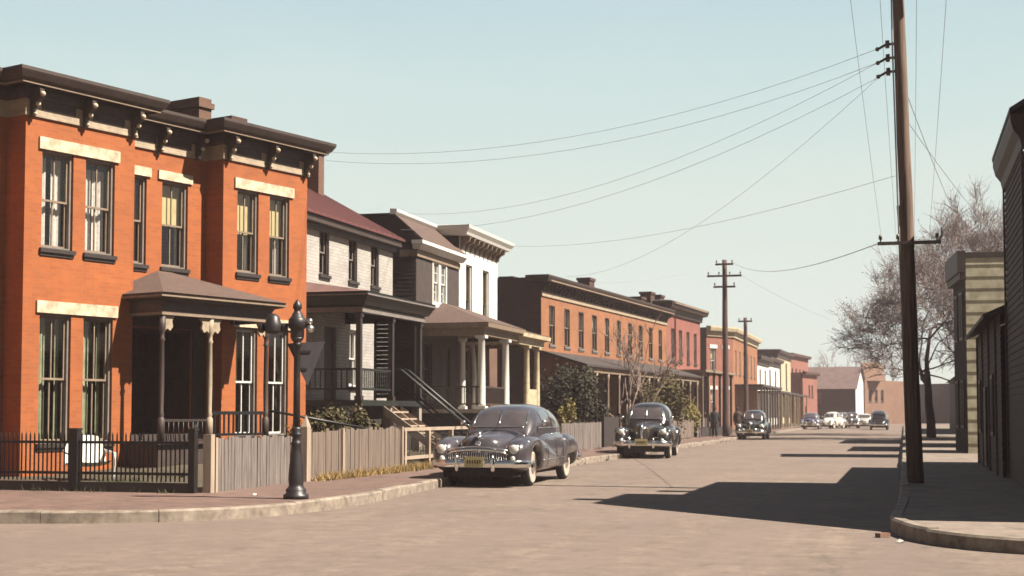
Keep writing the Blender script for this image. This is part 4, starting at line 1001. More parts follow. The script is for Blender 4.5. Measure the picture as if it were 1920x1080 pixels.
def board_fence(name, label, p, q, mat, h, rs, z0=.12, wob=.03, w=.145, pointed=False):
    o, L = fence_frame(name, label, 'fence', p, q); r = random.Random(rs)
    b = MB(); x = 0
    while x < L-.02:
        ww = min(w*r.uniform(.85, 1.15), L-x); t = h(x/L)+r.uniform(-wob, wob); y = r.uniform(-.008, .008); a = r.uniform(-.006, .006)
        x1 = x+ww-.012
        if pointed: pts = [(x, z0), (x1, z0), (x1+a, t-.08), ((x+x1)/2+a, t), (x+a, t-.08)]
        else: pts = [(x, z0), (x1, z0), (x1+a, t), (x+a, t+r.uniform(-.015, .015))]
        n = len(pts); vs = [(px, y-.012, pz) for px, pz in pts]+[(px, y+.012, pz) for px, pz in pts]
        b.add(vs, [tuple(range(n)), tuple(range(n, 2*n))[::-1]]+[(i, n+i, n+(i+1) % n, (i+1) % n) for i in range(n)])
        x += ww
    b.build('boards', mat, o)
    for zz in (.35, .95):
        k = MB(); k.add([(0, .02, z0+zz-.3), (L, .02, z0+zz-.3), (L, .07, z0+zz-.3), (0, .07, z0+zz-.3), (0, .02, z0+zz-.22), (L, .02, z0+zz-.22), (L, .07, z0+zz-.22), (0, .07, z0+zz-.22)],
                        [(3, 2, 1, 0), (4, 5, 6, 7), (0, 1, 5, 4), (1, 2, 6, 5), (2, 3, 7, 6), (3, 0, 4, 7)]); k.build('rail', mat, o)
    return o, L
fo, L = board_fence('board_fence', 'weathered grey vertical board fence between the iron fence and the lamp post', (-5.6, 26.55), S(28.3, -12.52), 'wood_grey', lambda t: 1.18-.0*t, 3)
q = MB(); q.box(-.19, -.03, -.09, .07, .1, 1.26); q.build('post', 'wood_pale', fo)
q = MB(); q.box(.0, .09, -.10, -.02, .1, 1.2); q.build('post', 'wood_pale', fo)
fo, L = board_fence('board_fence', 'brownish leaning board fence with a tall pointed post behind the straw grass', S(28.75, -12.5), S(35.3, -12.75), 'wood_brown', lambda t: 1.28-.02*t, 5, .2, .05, .16)
q = MB(); q.prism([(0, 0)], 0, 0) if False else None
q.box(-.30, -.08, -.07, .07, .1, 1.36); q.add([(-.30, -.07, 1.36), (-.08, -.07, 1.36), (-.08, .07, 1.36), (-.30, .07, 1.36), (-.19, 0, 1.62)], [(0, 1, 4), (1, 2, 4), (2, 3, 4), (3, 0, 4)])
q.build('post', 'wood_pale', fo)
for x in (2.0, L-.05): MB().box(x-.06, x+.06, -.08, -.02, .15, 1.3).build('post', 'wood_pale', fo)
# rail and wire fence beyond
fr_, L = fence_frame('rail_fence', 'low brown rail fence with wire panels behind the front of the big parked sedan', 'fence', S(35.6, -12.8), S(42.5, -12.6))
for x in (.08, 1.9, 3.8, 5.6, L-.06): MB().box(x-.06, x+.06, -.06, .06, .15, 1.18).build('post', 'wood_pale', fr_)
for z in (1.18, .42): MB().box(0, L, -.045, .045, z, z+.09).build('rail', 'wood_pale', fr_)
wb = MB()
for i in range(int(L/.12)): wb.tube([(i*.12, 0, .5), (i*.12+.001, 0, 1.18)], .006, 3)
for i in range(5): wb.tube([(0, .01, .6+i*.12), (L, .01, .6+i*.12)], .006, 3)
wb.build('wire_mesh', 'iron', fr_)
board_fence('picket_fence', 'grey close boarded picket fence behind the tail of the big sedan', S(52.8, -12.6), S(60.2, -12.6), 'wood_grey', lambda t: 1.28, 9, .15, .02, .13, True)
gt, L = fence_frame('board_gate', 'dark closed board gate left of the tall black sedan', 'gate', S(60.6, -12.6), S(64.2, -12.6))
b = MB()
for i in range(18): b.box(.05+i*.2, .23+i*.2, -.02, .02, .15, 1.5)
b.build('boards', 'wall_dark', gt)
for x in (-.05, L): MB().box(x-.08, x+.08, -.08, .08, .1, 1.65).build('post', 'wall_dark', gt)
board_fence('picket_fence', 'brown loose picket fence below the olive bushes', S(70.5, -12.4), S(86, -12.3), 'wood_brown', lambda t: 1.25, 12, .15, .06, .2, True)
fo, L = board_fence('board_fence', 'pale grey board fence beside the utility pole on the far pavement', S(87.5, -12.3), S(97, -12.3), 'wood_grey', lambda t: 1.35, 14, .15, .02, .3)

# ================================================================== LAMP POST with triangular sign
lx, ly = -3.72, 24.6
lp = thing('street_lamp', 'dark cast iron street lamp post with side lantern at the brick corner', 'street lamp', (lx, ly, SW), 0)
q = MB(); q.lathe([(.22, 0), (.22, .07), (.17, .10), (.18, .16), (.15, .19), (.125, .22), (.13, .27), (.135, .33), (.132, .42), (.118, .6), (.098, .78), (.088, .92), (.105, .95), (.08, .98), (.07, 1.06), (.10, 1.09), (.10, 1.12), (.075, 1.15), (.095, 1.2), (.07, 1.24)], 20)
q.build('base', 'lamp_iron', lp)
q = MB(); q.lathe([(.062, 1.2), (.058, 2.0), (.055, 2.62), (.08, 2.64), (.08, 2.68), (.06, 2.7), (.1, 2.74), (.115, 2.78)], 16); q.build('shaft', 'lamp_iron', lp)
q = MB(); q.lathe([(.115, 2.78), (.12, 2.80), (.12, 2.93), (.155, 2.95), (.155, 3.09), (.13, 3.12), (.11, 3.14), (.085, 3.2), (.06, 3.22), (.055, 3.26), (.08, 3.29), (.075, 3.35), (.03, 3.42), (.001, 3.45)], 18)
q.build('lamp_head', 'lamp_iron', lp)
q = MB(); q.tube([(0, 0, 3.0), (-.2, 0, 3.0), (-.62, 0, 2.99)], .03, 8); q.tube([(.1, -.02, 2.98), (.24, -.02, 3.0)], .03, 6); q.build('arm', 'lamp_iron', lp)
q = MB(); q.lathe([(.05, 2.84), (.13, 2.86), (.15, 2.9), (.15, 3.02), (.13, 3.06), (.12, 3.12), (.07, 3.18), (.02, 3.2)], 14, T=Matrix.Translation((-.42, 0, 0))); 
for sx in (-.62, -.22): q.lathe([(.03, 2.86), (.06, 2.9), (.06, 2.98), (.02, 3.02)], 10, T=Matrix.Translation((sx, 0, 0)))
q.build('side_lantern', 'lamp_iron', lp)
q = MB(); q.ball((.22, -.03, 3.06), .055, 0, 12); q.ball((.23, -.03, 2.93), .07, 0, 12); q.build('lamp_globe', 'chrome_dull', lp)
sg = thing('road_sign', 'blank grey back of a triangular road sign bolted to the lamp post', 'sign', (lx+.06, ly+.09, 0), 0)
q = MB(); q.prism([(-.25, 2.86), (.41, 2.9), (.11, 2.13)], -.008, .008, T=Matrix.Rotation(rad(90), 4, 'X')); q.build('plate', 'sign_grey', sg, (0, 0, 0), rad(6))
q = MB(); q.box(-.1, .16, -.022, -.009, 2.70, 2.74); q.box(-.06, .1, -.022, -.009, 2.40, 2.44)
q.build('bracket', 'lamp_iron', sg, (0, 0, 0), rad(6))

# ================================================================== UTILITY POLES and wires
def pole(label, a, w, h, r0, r1, lean=0, arms=(), n=14, wm='pole_dark'):
    p = S(a, w); o = thing('utility_pole', label, 'utility pole', (p[0], p[1], 0), -rad(TH))
    pts = []; rs = []; rr = random.Random(int(h*10+a))
    for i in range(11):
        t = i/10; pts.append((lean*t*h+rr.uniform(-.012, .012), 0, h*t)); rs.append(r0+(r1-r0)*t)
    q = MB(); q.tube(pts, rs, n); q.build('pole', wm, o)
    for z, L, k in arms:
        x = lean*z
        b = MB(); b.box(x-L/2, x+L/2, -r1-.12, -r1-.01, z-.06, z+.06); arm = b.build('crossarm', wm, o)
        for j in range(k):
            xx = x-L/2+.08+j*(L-.16)/(k-1)
            c = MB(); c.lathe([(.02, z+.06), (.02, z+.12), (.05, z+.13), (.055, z+.17), (.035, z+.2), (.05, z+.22), (.02, z+.27)], 8, T=Matrix.Translation((xx, -r1-.065, 0))); c.build('insulator', 'porcelain', arm)
    return o
LEAN = -.020
NP = (31.45, .22)
np_ = pole('thick weathered utility pole rising out of the picture from the near right pavement', NP[0], NP[1], 12.6, .172, .118, LEAN, [(11.5, 2.4, 4)], wm='pole_wood')
for z in (9.62, 9.32, 9.02):
    x = LEAN*z
    k = MB(); k.tube([(x-.12, 0, z), (x-.28, 0, z+.0)], .03, 6); k.tube([(x-.27, 0, z-.08), (x-.27, 0, z+.08)], .045, 8); k.tube([(x-.3, -.02, z-.01), (x-.46, -.05, z-.1)], .03, 6); k.ball((x-.48, -.06, z-.11), .05, 0, 8)
    k.build('insulator', 'porcelain', np_)
k = MB(); k.tube([(-.26, 0, 5.65), (-.29, 0, 6.1)], .035, 6); k.tube([(-.12, 0, 5.87), (-.27, 0, 5.87)], .03, 6); k.build('insulator_bracket', 'galvanised', np_)
k = MB(); k.box(-.72, .58, -.2, -.13, 5.24, 5.31)
arm = k.build('crossarm', 'wood_grey', np_)
for x in (-.66, -.3, .5): 
    c = MB(); c.lathe([(.015, 5.31), (.015, 5.36), (.04, 5.37), (.035, 5.44), (.01, 5.47)], 8, T=Matrix.Translation((x, -.165, 0))); c.build('insulator', 'porcelain', arm)
c = MB(); c.tube([(.52, -.165, 5.3), (.6, -.165, 5.42), (.6, -.165, 5.58)], .02, 5); c.build('bracket', 'galvanised', arm)
k = MB(); k.tube([(-.17, -.16, .3), (-.27, -.13, 5), (-.36, -.1, 9.6), (-.37, -.1, 11.5)], .018, 5); k.build('conduit', 'galvanised', np_)
P2 = (91.4, -11.0)
pole('tall utility pole with three crossarms on the far left pavement', P2[0], P2[1], 11.5, .22, .15, 0, [(11.2, 1.15, 2), (10.45, 2.2, 4), (9.75, 1.4, 2)])
pole('slimmer utility pole with one small crossarm beside the tall one on the left pavement', 113, -12.0, 9.2, .2, .14, 0, [(8.9, 1.1, 2)])
P4 = (146, .5)
pole('thin distant utility pole in front of the bare tree, right of the parked dark car', P4[0], P4[1], 11.3, .2, .14, 0, [(10.9, 2.4, 4), (8.6, 1.3, 2)])
def wire(label, p, q, sag, r=.0052, n=16):
    p = Vector(p); q = Vector(q); m = MB()
    pts = [p.lerp(q, i/n)-Vector((0, 0, 4*sag*(i/n)*(1-i/n))) for i in range(n+1)]
    m.tube([x-p for x in pts], r, 4, caps=False)
    o = m.build('overhead_wire', 'wire_black', loc=tuple(p)); return tag(o, label, 'wire', 'overhead wires')
def npt(z, dx=-.46): 
    p = S(NP[0], NP[1]); x = LEAN*z+dx
    return (p[0]+x*V[0], p[1]+x*V[1], z)
wire('highest of the long wires from pole insulators to the orange house', npt(9.54), (-5.0, 37.9, 8.66), .75)
wire('second long wire just below the highest one, ending at the orange house', npt(9.24), (-5.0, 37.95, 8.44), .8)
wire('wire from the pole insulators sagging to the mansard house roof', npt(9.24), (-4.0, 50.6, 8.8), 1.0)
wire('wire from the lowest pole insulator sagging to the whitewashed house roof', npt(8.92), (-3.82, 48.6, 7.95), .9)
wire('lower faint wire from the pole to the roof of the orange brick terrace', npt(8.92), (2.6, 69, 8.3), 1.1)
wire('wire from lower on the pole to the cornice corner of the white house', npt(6.75, -.2), (-.35, 60, 8.75), .5)
tp = S(P2[0], P2[1])
wire('wire from the tall far pole down to the orange terrace roof', (tp[0]-.5, tp[1], 11.3), (4.4, 75.5, 8.6), .35, .011)
wire('wire crossing the street from the tall far pole toward the near pole crossarm', (tp[0]+.5, tp[1], 11.35), npt(5.3, -.6), .6, .011)
wire('thin wire from the tall far pole across to the distant right pole', (tp[0]+.9, tp[1], 10.6), S3(P4[0], P4[1]-.6, 8.8), .7, .010)
for i, dx in enumerate((-1.1, -.42, .42, 1.1)):
    wire(('leftmost', 'second from left', 'third from left', 'rightmost')[i]+' of four wires running along the right kerb between poles', npt(11.7, dx), S3(P4[0], P4[1]+dx, 11.15), 1.6, .007, 24)
wire('service wire slanting right from the near pole to the yellow building', npt(8.5, .1), S3(55.2, 2.5, 7.6), .15, .008)
wire('second service wire slanting right below the first to the yellow building', npt(7.9, .1), S3(55.2, 4.0, 7.5), .2, .008)

# ================================================================== TREES and BUSHES
def grow(rng, p, d, length, r, depth, segs, tubes, tips, spread=.6, up=.15, kids=(2, 3), shrink=.74, zmin=-.3):
    pts = [Vector(p)]; d = Vector(d).normalized(); rs = [r]; n = 4 if depth > 1 else 3
    for i in range(n):
        d = (d+Vector((rng.gauss(0, .13), rng.gauss(0, .13), rng.gauss(0, .1)+up*.25))).normalized()
        pts.append(pts[-1]+d*length/n); rs.append(r*(1-.38*(i+1)/n))
    tubes.append((pts, rs, depth))
    if depth == 0: tips.append((pts, d)); return
    k = rng.randint(*kids)
    for j in range(k):
        t = 1 if j == 0 else rng.uniform(.45, 1)
        i = min(n, max(1, round(t*n))); az = rng.uniform(0, 2*math.pi)
        o = d.orthogonal().normalized(); o = Matrix.Rotation(az, 3, d) @ o
        nd = (d*(1-(.25 if j == 0 else .5)*spread)+o*spread*(.55 if j == 0 else 1)+Vector((0, 0, up))).normalized()
        if nd.z < zmin: nd.z = zmin; nd.normalize()
        grow(rng, pts[i], nd, length*shrink*rng.uniform(.8, 1.15), rs[i]*(.8 if j == 0 else .62), depth-1, segs, tubes, tips, spread, up, kids, shrink, zmin)
def bare_tree(name, label, base, stems, seed, depth, mats=('bark_dark', 'twig'), twigs=5, bud=0, tw_len=.9, twr=.011, cat='tree', spread=.6, up=.15, kids=(2, 3), shrink=.76, cut=2, zmin=-.2):
    rng = random.Random(seed); o = thing(name, label, cat, base)
    tubes = []; tips = []
    for p, d, L, r in stems: grow(rng, p, d, L, r, depth, None, tubes, tips, spread, up, kids, shrink, zmin)
    t = MB(); c = MB()
    for pts, rs, dp in tubes:
        (t if dp >= cut else c).tube(pts, [max(x, twr) for x in rs], 7 if dp > 2 else 4, 0, caps=dp > 1)
    for pts, d in tips:
        for j in range(twigs):
            i = rng.randint(1, len(pts)-1); q = Matrix.Rotation(rng.uniform(0, 6.28), 3, d) @ d.orthogonal().normalized()
            nd = (d*.7+q*rng.uniform(.3, .9)+Vector((0, 0, .12))).normalized(); L = tw_len*rng.uniform(.5, 1.2)
            m = pts[i]+nd*L*.5+Vector((rng.gauss(0, .05), rng.gauss(0, .05), rng.gauss(0, .05))); e = pts[i]+nd*L+Vector((0, 0, rng.gauss(.03, .08)))
            c.tube([pts[i], m, e], [twr, twr*.8, twr*.5], 3, 0, caps=False)
            for _ in range(bud):
                s = rng.uniform(.25, 1.05); b = pts[i].lerp(e, s)+Vector((rng.gauss(0, .09), rng.gauss(0, .09), rng.gauss(0, .09)))
                k = rng.uniform(.03, .065); ax = Vector((rng.gauss(0, 1), rng.gauss(0, 1), rng.gauss(0, 1))).normalized(); u = ax.orthogonal().normalized()*k; v = ax.cross(u)
                c.add([b-u, b-v*.6, b+u, b+v*.6], [(0, 1, 2, 3)], 1)
    t.build('trunk', mats[0], o); c.build('crown', [mats[1], 'bud'], o)
    return o
def leafy(name, label, base, size, seed, leaf, n, lsize, cat='bush', stem_m='bark', lumps=9, hollow=.35):
    rng = random.Random(seed); o = thing(name, label, cat, base)
    sx, sy, sz = size; cl = []
    for i in range(lumps):
        a = rng.uniform(0, 6.28); r = rng.uniform(.1, .72); z = rng.uniform(.2, .82); cl.append((Vector((sx*r*math.cos(a)*(1.1-.5*z), sy*r*math.sin(a)*(1.1-.5*z), sz*z)), rng.uniform(.2, .36)))
    st = MB()
    for c, r in cl: st.tube([(rng.uniform(-.12, .12), rng.uniform(-.12, .12), 0), c*.45+Vector((0, 0, .1*sz)), c], [.04, .025, .01], 5)
    st.build('stem', stem_m, o)
    f = MB()
    for i in range(n):
        c, r = cl[rng.randrange(len(cl))]
        d = Vector((rng.gauss(0, 1), rng.gauss(0, 1), rng.gauss(0, 1))).normalized()*(rng.random()**hollow)
        if rng.random() < .10: d = d.normalized()*rng.uniform(1, 1.55)
        p = c+Vector((d.x*r*sx*1.15, d.y*r*sy*1.15, d.z*r*sz*.75))
        if p.z < .02: continue
        k = lsize*rng.uniform(.6, 1.35); ax = (d*.6+Vector((rng.gauss(0, .6), rng.gauss(0, .6), rng.gauss(.3, .5)))).normalized(); u = ax.orthogonal().normalized(); u = (Matrix.Rotation(rng.uniform(0, 6.28), 3, ax) @ u)*k; v = ax.cross(u)*.55
        f.add([p-u, p-v, p+u, p+v], [(0, 1, 2, 3)])
    f.build('crown', leaf, o)
    return o
p = S(90, 1.55)
bare_tree('street_tree', 'big bare spreading tree with dark trunk over the right pavement, wide mauve twig crown', (p[0], p[1], SW),
          [((0, 0, 0), (-.06, 0, 1), 4.1, .30)], 21, 6, bud=3, twigs=8, tw_len=1.0, twr=.015, spread=.86, up=.075, kids=(3, 3), shrink=.765, cut=3, zmin=-.10)
p = S(114, 7.2)
bare_tree('street_tree', 'taller bare tree behind the yellow building with upright fan of branches', (p[0], p[1], SW),
          [((0, 0, 0), (.06, 0, 1), 5.6, .36)], 5, 6, bud=2, twigs=8, tw_len=1.2, twr=.016, spread=.52, up=.2, kids=(3, 3), shrink=.755, cut=3)
p = S(72, -13.6)
bare_tree('small_tree', 'small bare multi stemmed tree in front of the orange terrace porch', (p[0], p[1], .3),
          [((0, 0, 0), (-.25, 0, 1), 1.9, .12), ((.1, 0, 0), (.12, .1, 1), 2.1, .13), ((.2, 0, 0), (.5, 0, 1), 1.6, .08), ((-.1, 0, 0), (-.5, 0, .9), 1.4, .07)], 8, 3, ('bark_pale', 'bark_pale'), bud=0, twigs=4, tw_len=.9, twr=.019, spread=.5, up=.22, kids=(2, 3), shrink=.84, cut=2)
for i, (px, d, h_, sd_) in enumerate(((1545, 250, 13, 3), (1600, 262, 15, 4), (1662, 258, 14, 6))):
    x, y = P_(px, d)
    bare_tree('far_tree', ('leftmost hazy bare tree above the far roofs', 'middle hazy bare tree above the gabled house', 'rightmost hazy bare tree behind the tan brick building')[i], (x, y, 0), [((0, 0, 0), (0, 0, 1), h_*.3, .25)], sd_, 4, bud=2, twigs=5, tw_len=1.6, twr=.03, spread=.6, up=.15, shrink=.78)
p = S(59.3, -13.9); leafy('evergreen_bush', 'tall dark evergreen bush filling the yard before the orange terrace', (p[0], p[1], .2), (1.7, 1.2, 3.5), 3, 'leaf_dark', 12000, .075, lumps=20)
p = S(63.2, -14.2); leafy('evergreen_bush', 'second dark evergreen bush behind the bare multi stemmed tree', (p[0], p[1], .2), (1.6, 1.0, 3.4), 13, 'leaf_dark', 9000, .085, lumps=12)
p = S(79.5, -13.6); leafy('olive_bush', 'broad olive green bush above the brown picket fence', (p[0], p[1], .2), (2.5, 1.7, 3.9), 4, 'leaf_olive', 11000, .085, lumps=14)
p = S(86.3, -13.0); leafy('olive_bush', 'yellowish bush at the right end of the olive hedge', (p[0], p[1], .2), (1.4, .9, 2.5), 6, 'leaf_yellow', 4200, .075, lumps=10)
p = S(75.0, -13.2); leafy('olive_bush', 'dull olive bush directly behind the tall black sedan', (p[0], p[1], .2), (1.6, 1.1, 3.0), 16, 'leaf_olive', 6000, .08, lumps=10)
p = S(56.2, -13.1); leafy('yellow_shrub', 'small yellow flowering shrub beside the last cream porch column', (p[0], p[1], .2), (.7, .5, 2.3), 7, 'leaf_yellow', 1700, .055, lumps=8)
p = P_(600, 37.2); leafy('vine_shrub', 'tangled green vine on the ground before the dark green porch', (p[0], p[1], .35), (1.1, .8, 1.6), 9, 'leaf_olive', 3600, .05, lumps=10)
p = P_(668, 38.2); leafy('vine_shrub', 'yellow green creeper beside the wooden porch steps', (p[0], p[1], .35), (.8, .5, 1.5), 10, 'leaf_olive', 2600, .05, lumps=9)
p = P_(640, 39.2); leafy('vine_shrub', 'dark shrub in the corner between the orange house and the dark green porch', (p[0], p[1], .35), (1.0, .7, 1.5), 19, 'leaf_dark', 3000, .05, lumps=9)
# straw grass and weeds
def tufts(name, spots, mat, h, seed):
    rng = random.Random(seed); g = MB()
    for (x, y, z, r, n) in spots:
        for i in range(n):
            a = rng.uniform(0, 6.28); rr = r*math.sqrt(rng.random()); bx, by = x+rr*math.cos(a), y+rr*math.sin(a)
            hh = h*rng.uniform(.4, 1.2); lx_, ly_ = rng.gauss(0, hh*.45), rng.gauss(0, hh*.45); w = .008; t = rng.uniform(0, 6.28)
            g.add([(bx-w*math.cos(t), by-w*math.sin(t), z), (bx+w*math.cos(t), by+w*math.sin(t), z), (bx+lx_, by+ly_, z+hh)], [(0, 1, 2)])
    return tag(g.build(name, mat), kind='stuff')
sp = []
for i in range(70):
    a = 28.9+i*.115; w = -12.28+R.uniform(-.10, .10); x, y = S(a, w); sp.append((x, y, SW, .2, 34))
tufts('straw_grass', sp, 'straw', .2, 3)
sp = []
for i in range(60):
    a = R.uniform(33, 100); x, y = S(a, -12.15+R.uniform(-.1, .1)); sp.append((x, y, SW, .15, 14))
for i in range(22):
    t = R.random(); x, y = -14+8.3*t, 28.75-2.5*t-.12; sp.append((x, y, SW, .15, 12))
for i in range(36):
    a = R.uniform(33, 90); x, y = S(a, -10.02); sp.append((x, y, 0, .08, 9))
tufts('weeds', sp, 'weed', .12, 4)
sp = [(S(a, w)[0], S(a, w)[1], yard_z(a, w)+SW-.02, .5, 60) for a, w in ((R.uniform(24, 90), R.uniform(-15.5, -13)) for _ in range(150))]
tufts('yard_grass', sp, 'weed', .16, 6)

# ================================================================== LAWN CHAIR, LITTER
lc = thing('lawn_chair', 'white metal shell back lawn chair behind the iron fence', 'chair', (-8.45, 28.5, .2), rad(-62)); lc.scale = (1.22, 1.22, 1.12)
q = MB()
def shell(xs, fn, nm):
    q = MB(); n = 10
    lo = [[fn(s, t/n*2-1) for t in range(n+1)] for s in xs]; q.loft(lo, 0, cap=False, closed=False)
    lo2 = [[(p[0]+.012, p[1], p[2]-.012) for p in l] for l in lo]; q.loft(lo2, 0, cap=False, closed=False)
    return q.build(nm, 'paint_white', lc)
shell([i/10 for i in range(11)], lambda s, t: (-.30-.16*s+.05*t*t, .33*t*(1-.35*max(0, s-.55)*2), .40+.50*s-.05*max(0, abs(t)-.6)), 'backrest')
shell([i/8 for i in range(9)], lambda s, t: (-.30+.56*s, .31*t, .40+.05*s-.07*math.sin(math.pi*s)+.04*t*t-.09*max(0, s-.85)*6*.3), 'seat')
for sy in (-1, 1):
    k = MB(); k.tube([(-.42, sy*.33, .62), (-.1, sy*.36, .60), (.25, sy*.36, .58), (.34, sy*.35, .48), (.30, sy*.34, .2), (.22, sy*.33, .03), (-.1, sy*.33, .02), (-.42, sy*.33, .02)], .025, 8); k.build('leg', 'paint_white', lc)
k = MB(); k.tube([(-.42, -.33, .02), (-.42, .33, .02)], .022, 6); k.build('stretcher', 'paint_white', lc)
def scrap(label, x, y, z, k, rz):
    q = MB(); q.add([(-k, -k*.7, .004), (0, -k*.8, .03), (k, -k*.5, .008), (-k*.9, k*.6, .01), (0, k*.7, .045), (k, k*.6, .012)], [(0, 1, 4, 3), (1, 2, 5, 4)])
    tag(q.build('paper_scrap', 'litter_paper', None, (x, y, z), rz), label, 'litter')
scrap('white paper scrap in the gutter at the right pavement corner', 4.98, 18.3, .0, .06, .4)
scrap('pale paper scrap lying on the brick pavement left of the lamp post', -4.6, 25.6, SW, .05, 1.2)
q = MB(); q.box(-.09, .09, -.05, .05, 0, .055, T=Matrix.Rotation(.5, 4, 'Z')); q.box(-.01, .08, .03, .10, .001, .05); tag(q.build('broken_brick', 'brick_tan', None, (4.95, 19.1, 0)), 'rust coloured broken brick beside the right kerb corner', 'rubble')

# ================================================================== CARS
def herm(tab, x):
    """smooth interpolation of station rows (x first, rising or falling)"""
    T = sorted(tab); n = len(T)
    if x <= T[0][0]: return T[0][1:]
    if x >= T[-1][0]: return T[-1][1:]
    i = max(k for k in range(n-1) if T[k][0] <= x)
    x0, x1 = T[i][0], T[i+1][0]; h = x1-x0; t = (x-x0)/h; out = []
    for c in range(1, len(T[0])):
        d = (T[i+1][c]-T[i][c])/h
        m0 = d if i == 0 else (T[i+1][c]-T[i-1][c])/(x1-T[i-1][0])
        m1 = d if i == n-2 else (T[i+2][c]-T[i][c])/(T[i+2][0]-x0)
        out.append(T[i][c]*(2*t**3-3*t*t+1)+h*m0*(t**3-2*t*t+t)+T[i+1][c]*(-2*t**3+3*t*t)+h*m1*(t**3-t*t))
    return out
def sgp(v, p): return math.copysign(abs(v)**p, v)
def sell(x, yc, w, b, t, n, k=28):
    m = (b+t)/2; h = max(.01, (t-b)/2)
    return [(x, yc+w*sgp(math.cos(2*math.pi*i/k), 2/n), m+h*sgp(math.sin(2*math.pi*i/k), 2/n)) for i in range(k)]
def stations(x0, x1, n): return [x0+(x1-x0)*(.5-.5*math.cos(math.pi*i/n)) if True else 0 for i in range(n+1)]
FAST = dict(
    body=[(2.40, .16, .52, .82), (2.33, .34, .47, .95), (2.05, .47, .42, 1.01), (1.6, .55, .36, 1.06), (1.1, .64, .32, 1.10), (.75, .74, .3, 1.13), (.3, .86, .28, 1.15), (-.6, .90, .27, 1.15), (-1.3, .88, .28, 1.13), (-1.9, .80, .3, 1.05), (-2.4, .66, .34, .88), (-2.78, .42, .42, .64)],
    cabin=[(1.02, .64, 1.08), (.80, .72, 1.31), (.58, .75, 1.49), (.3, .765, 1.585), (-.1, .775, 1.625), (-.5, .775, 1.64), (-1.0, .755, 1.605), (-1.5, .70, 1.51), (-2.0, .60, 1.31), (-2.45, .43, 1.0)],
    cb=.95, ff=[(2.47, .10, .50, .74), (2.38, .19, .42, .86), (2.1, .235, .30, .94), (1.575, .25, .28, .985), (1.1, .245, .27, .97), (.6, .225, .27, .90), (0, .19, .27, .79), (-.6, .15, .28, .66), (-.95, .10, .29, .55)],
    rf=[(-.72, .06, .3, .5), (-.95, .17, .28, .82), (-1.25, .235, .28, .96), (-1.575, .255, .28, 1.0), (-2.1, .24, .3, .93), (-2.55, .17, .38, .74), (-2.82, .06, .46, .58)],
    fy=.735, ry=.72, ax=1.575, wr=.365, arch_f=.44, arch_r=.40, rear_max=.50, ws=(1.17, 1.49, .56), sides=[(.30, -.42), (-.50, -1.12), (-1.2, -1.62)], zt=1.50, z0=1.17)
SEDAN = dict(
    body=[(2.12, .05, .46, .88), (2.02, .17, .42, 1.0), (1.7, .29, .38, 1.06), (1.2, .40, .34, 1.12), (.75, .58, .32, 1.16), (.4, .72, .3, 1.17), (-.4, .80, .29, 1.17), (-1.1, .79, .3, 1.15), (-1.7, .70, .32, 1.06), (-2.15, .56, .38, .86), (-2.4, .38, .46, .64)],
    cabin=[(.80, .56, 1.12), (.62, .65, 1.40), (.45, .68, 1.58), (.2, .70, 1.68), (-.3, .71, 1.73), (-.8, .70, 1.71), (-1.25, .67, 1.60), (-1.6, .61, 1.42), (-1.95, .50, 1.08)],
    cb=1.0, ff=[(2.12, .09, .46, .66), (2.02, .18, .36, .82), (1.75, .23, .30, .92), (1.4, .235, .28, .94), (1.0, .22, .27, .86), (.6, .18, .27, .68), (.2, .12, .27, .45), (0, .06, .27, .36)],
    rf=[(-.62, .05, .28, .42), (-.85, .17, .27, .74), (-1.15, .23, .27, .92), (-1.42, .235, .27, .95), (-1.85, .2, .3, .82), (-2.2, .13, .36, .62), (-2.38, .05, .42, .5)],
    fy=.66, ry=.66, ax=1.40, wr=.365, arch_f=.43, arch_r=.41, rear_max=.62, ws=(1.22, 1.56, .50), sides=[(.32, -.36), (-.46, -1.0), (-1.08, -1.38)], zt=1.60, z0=1.20)
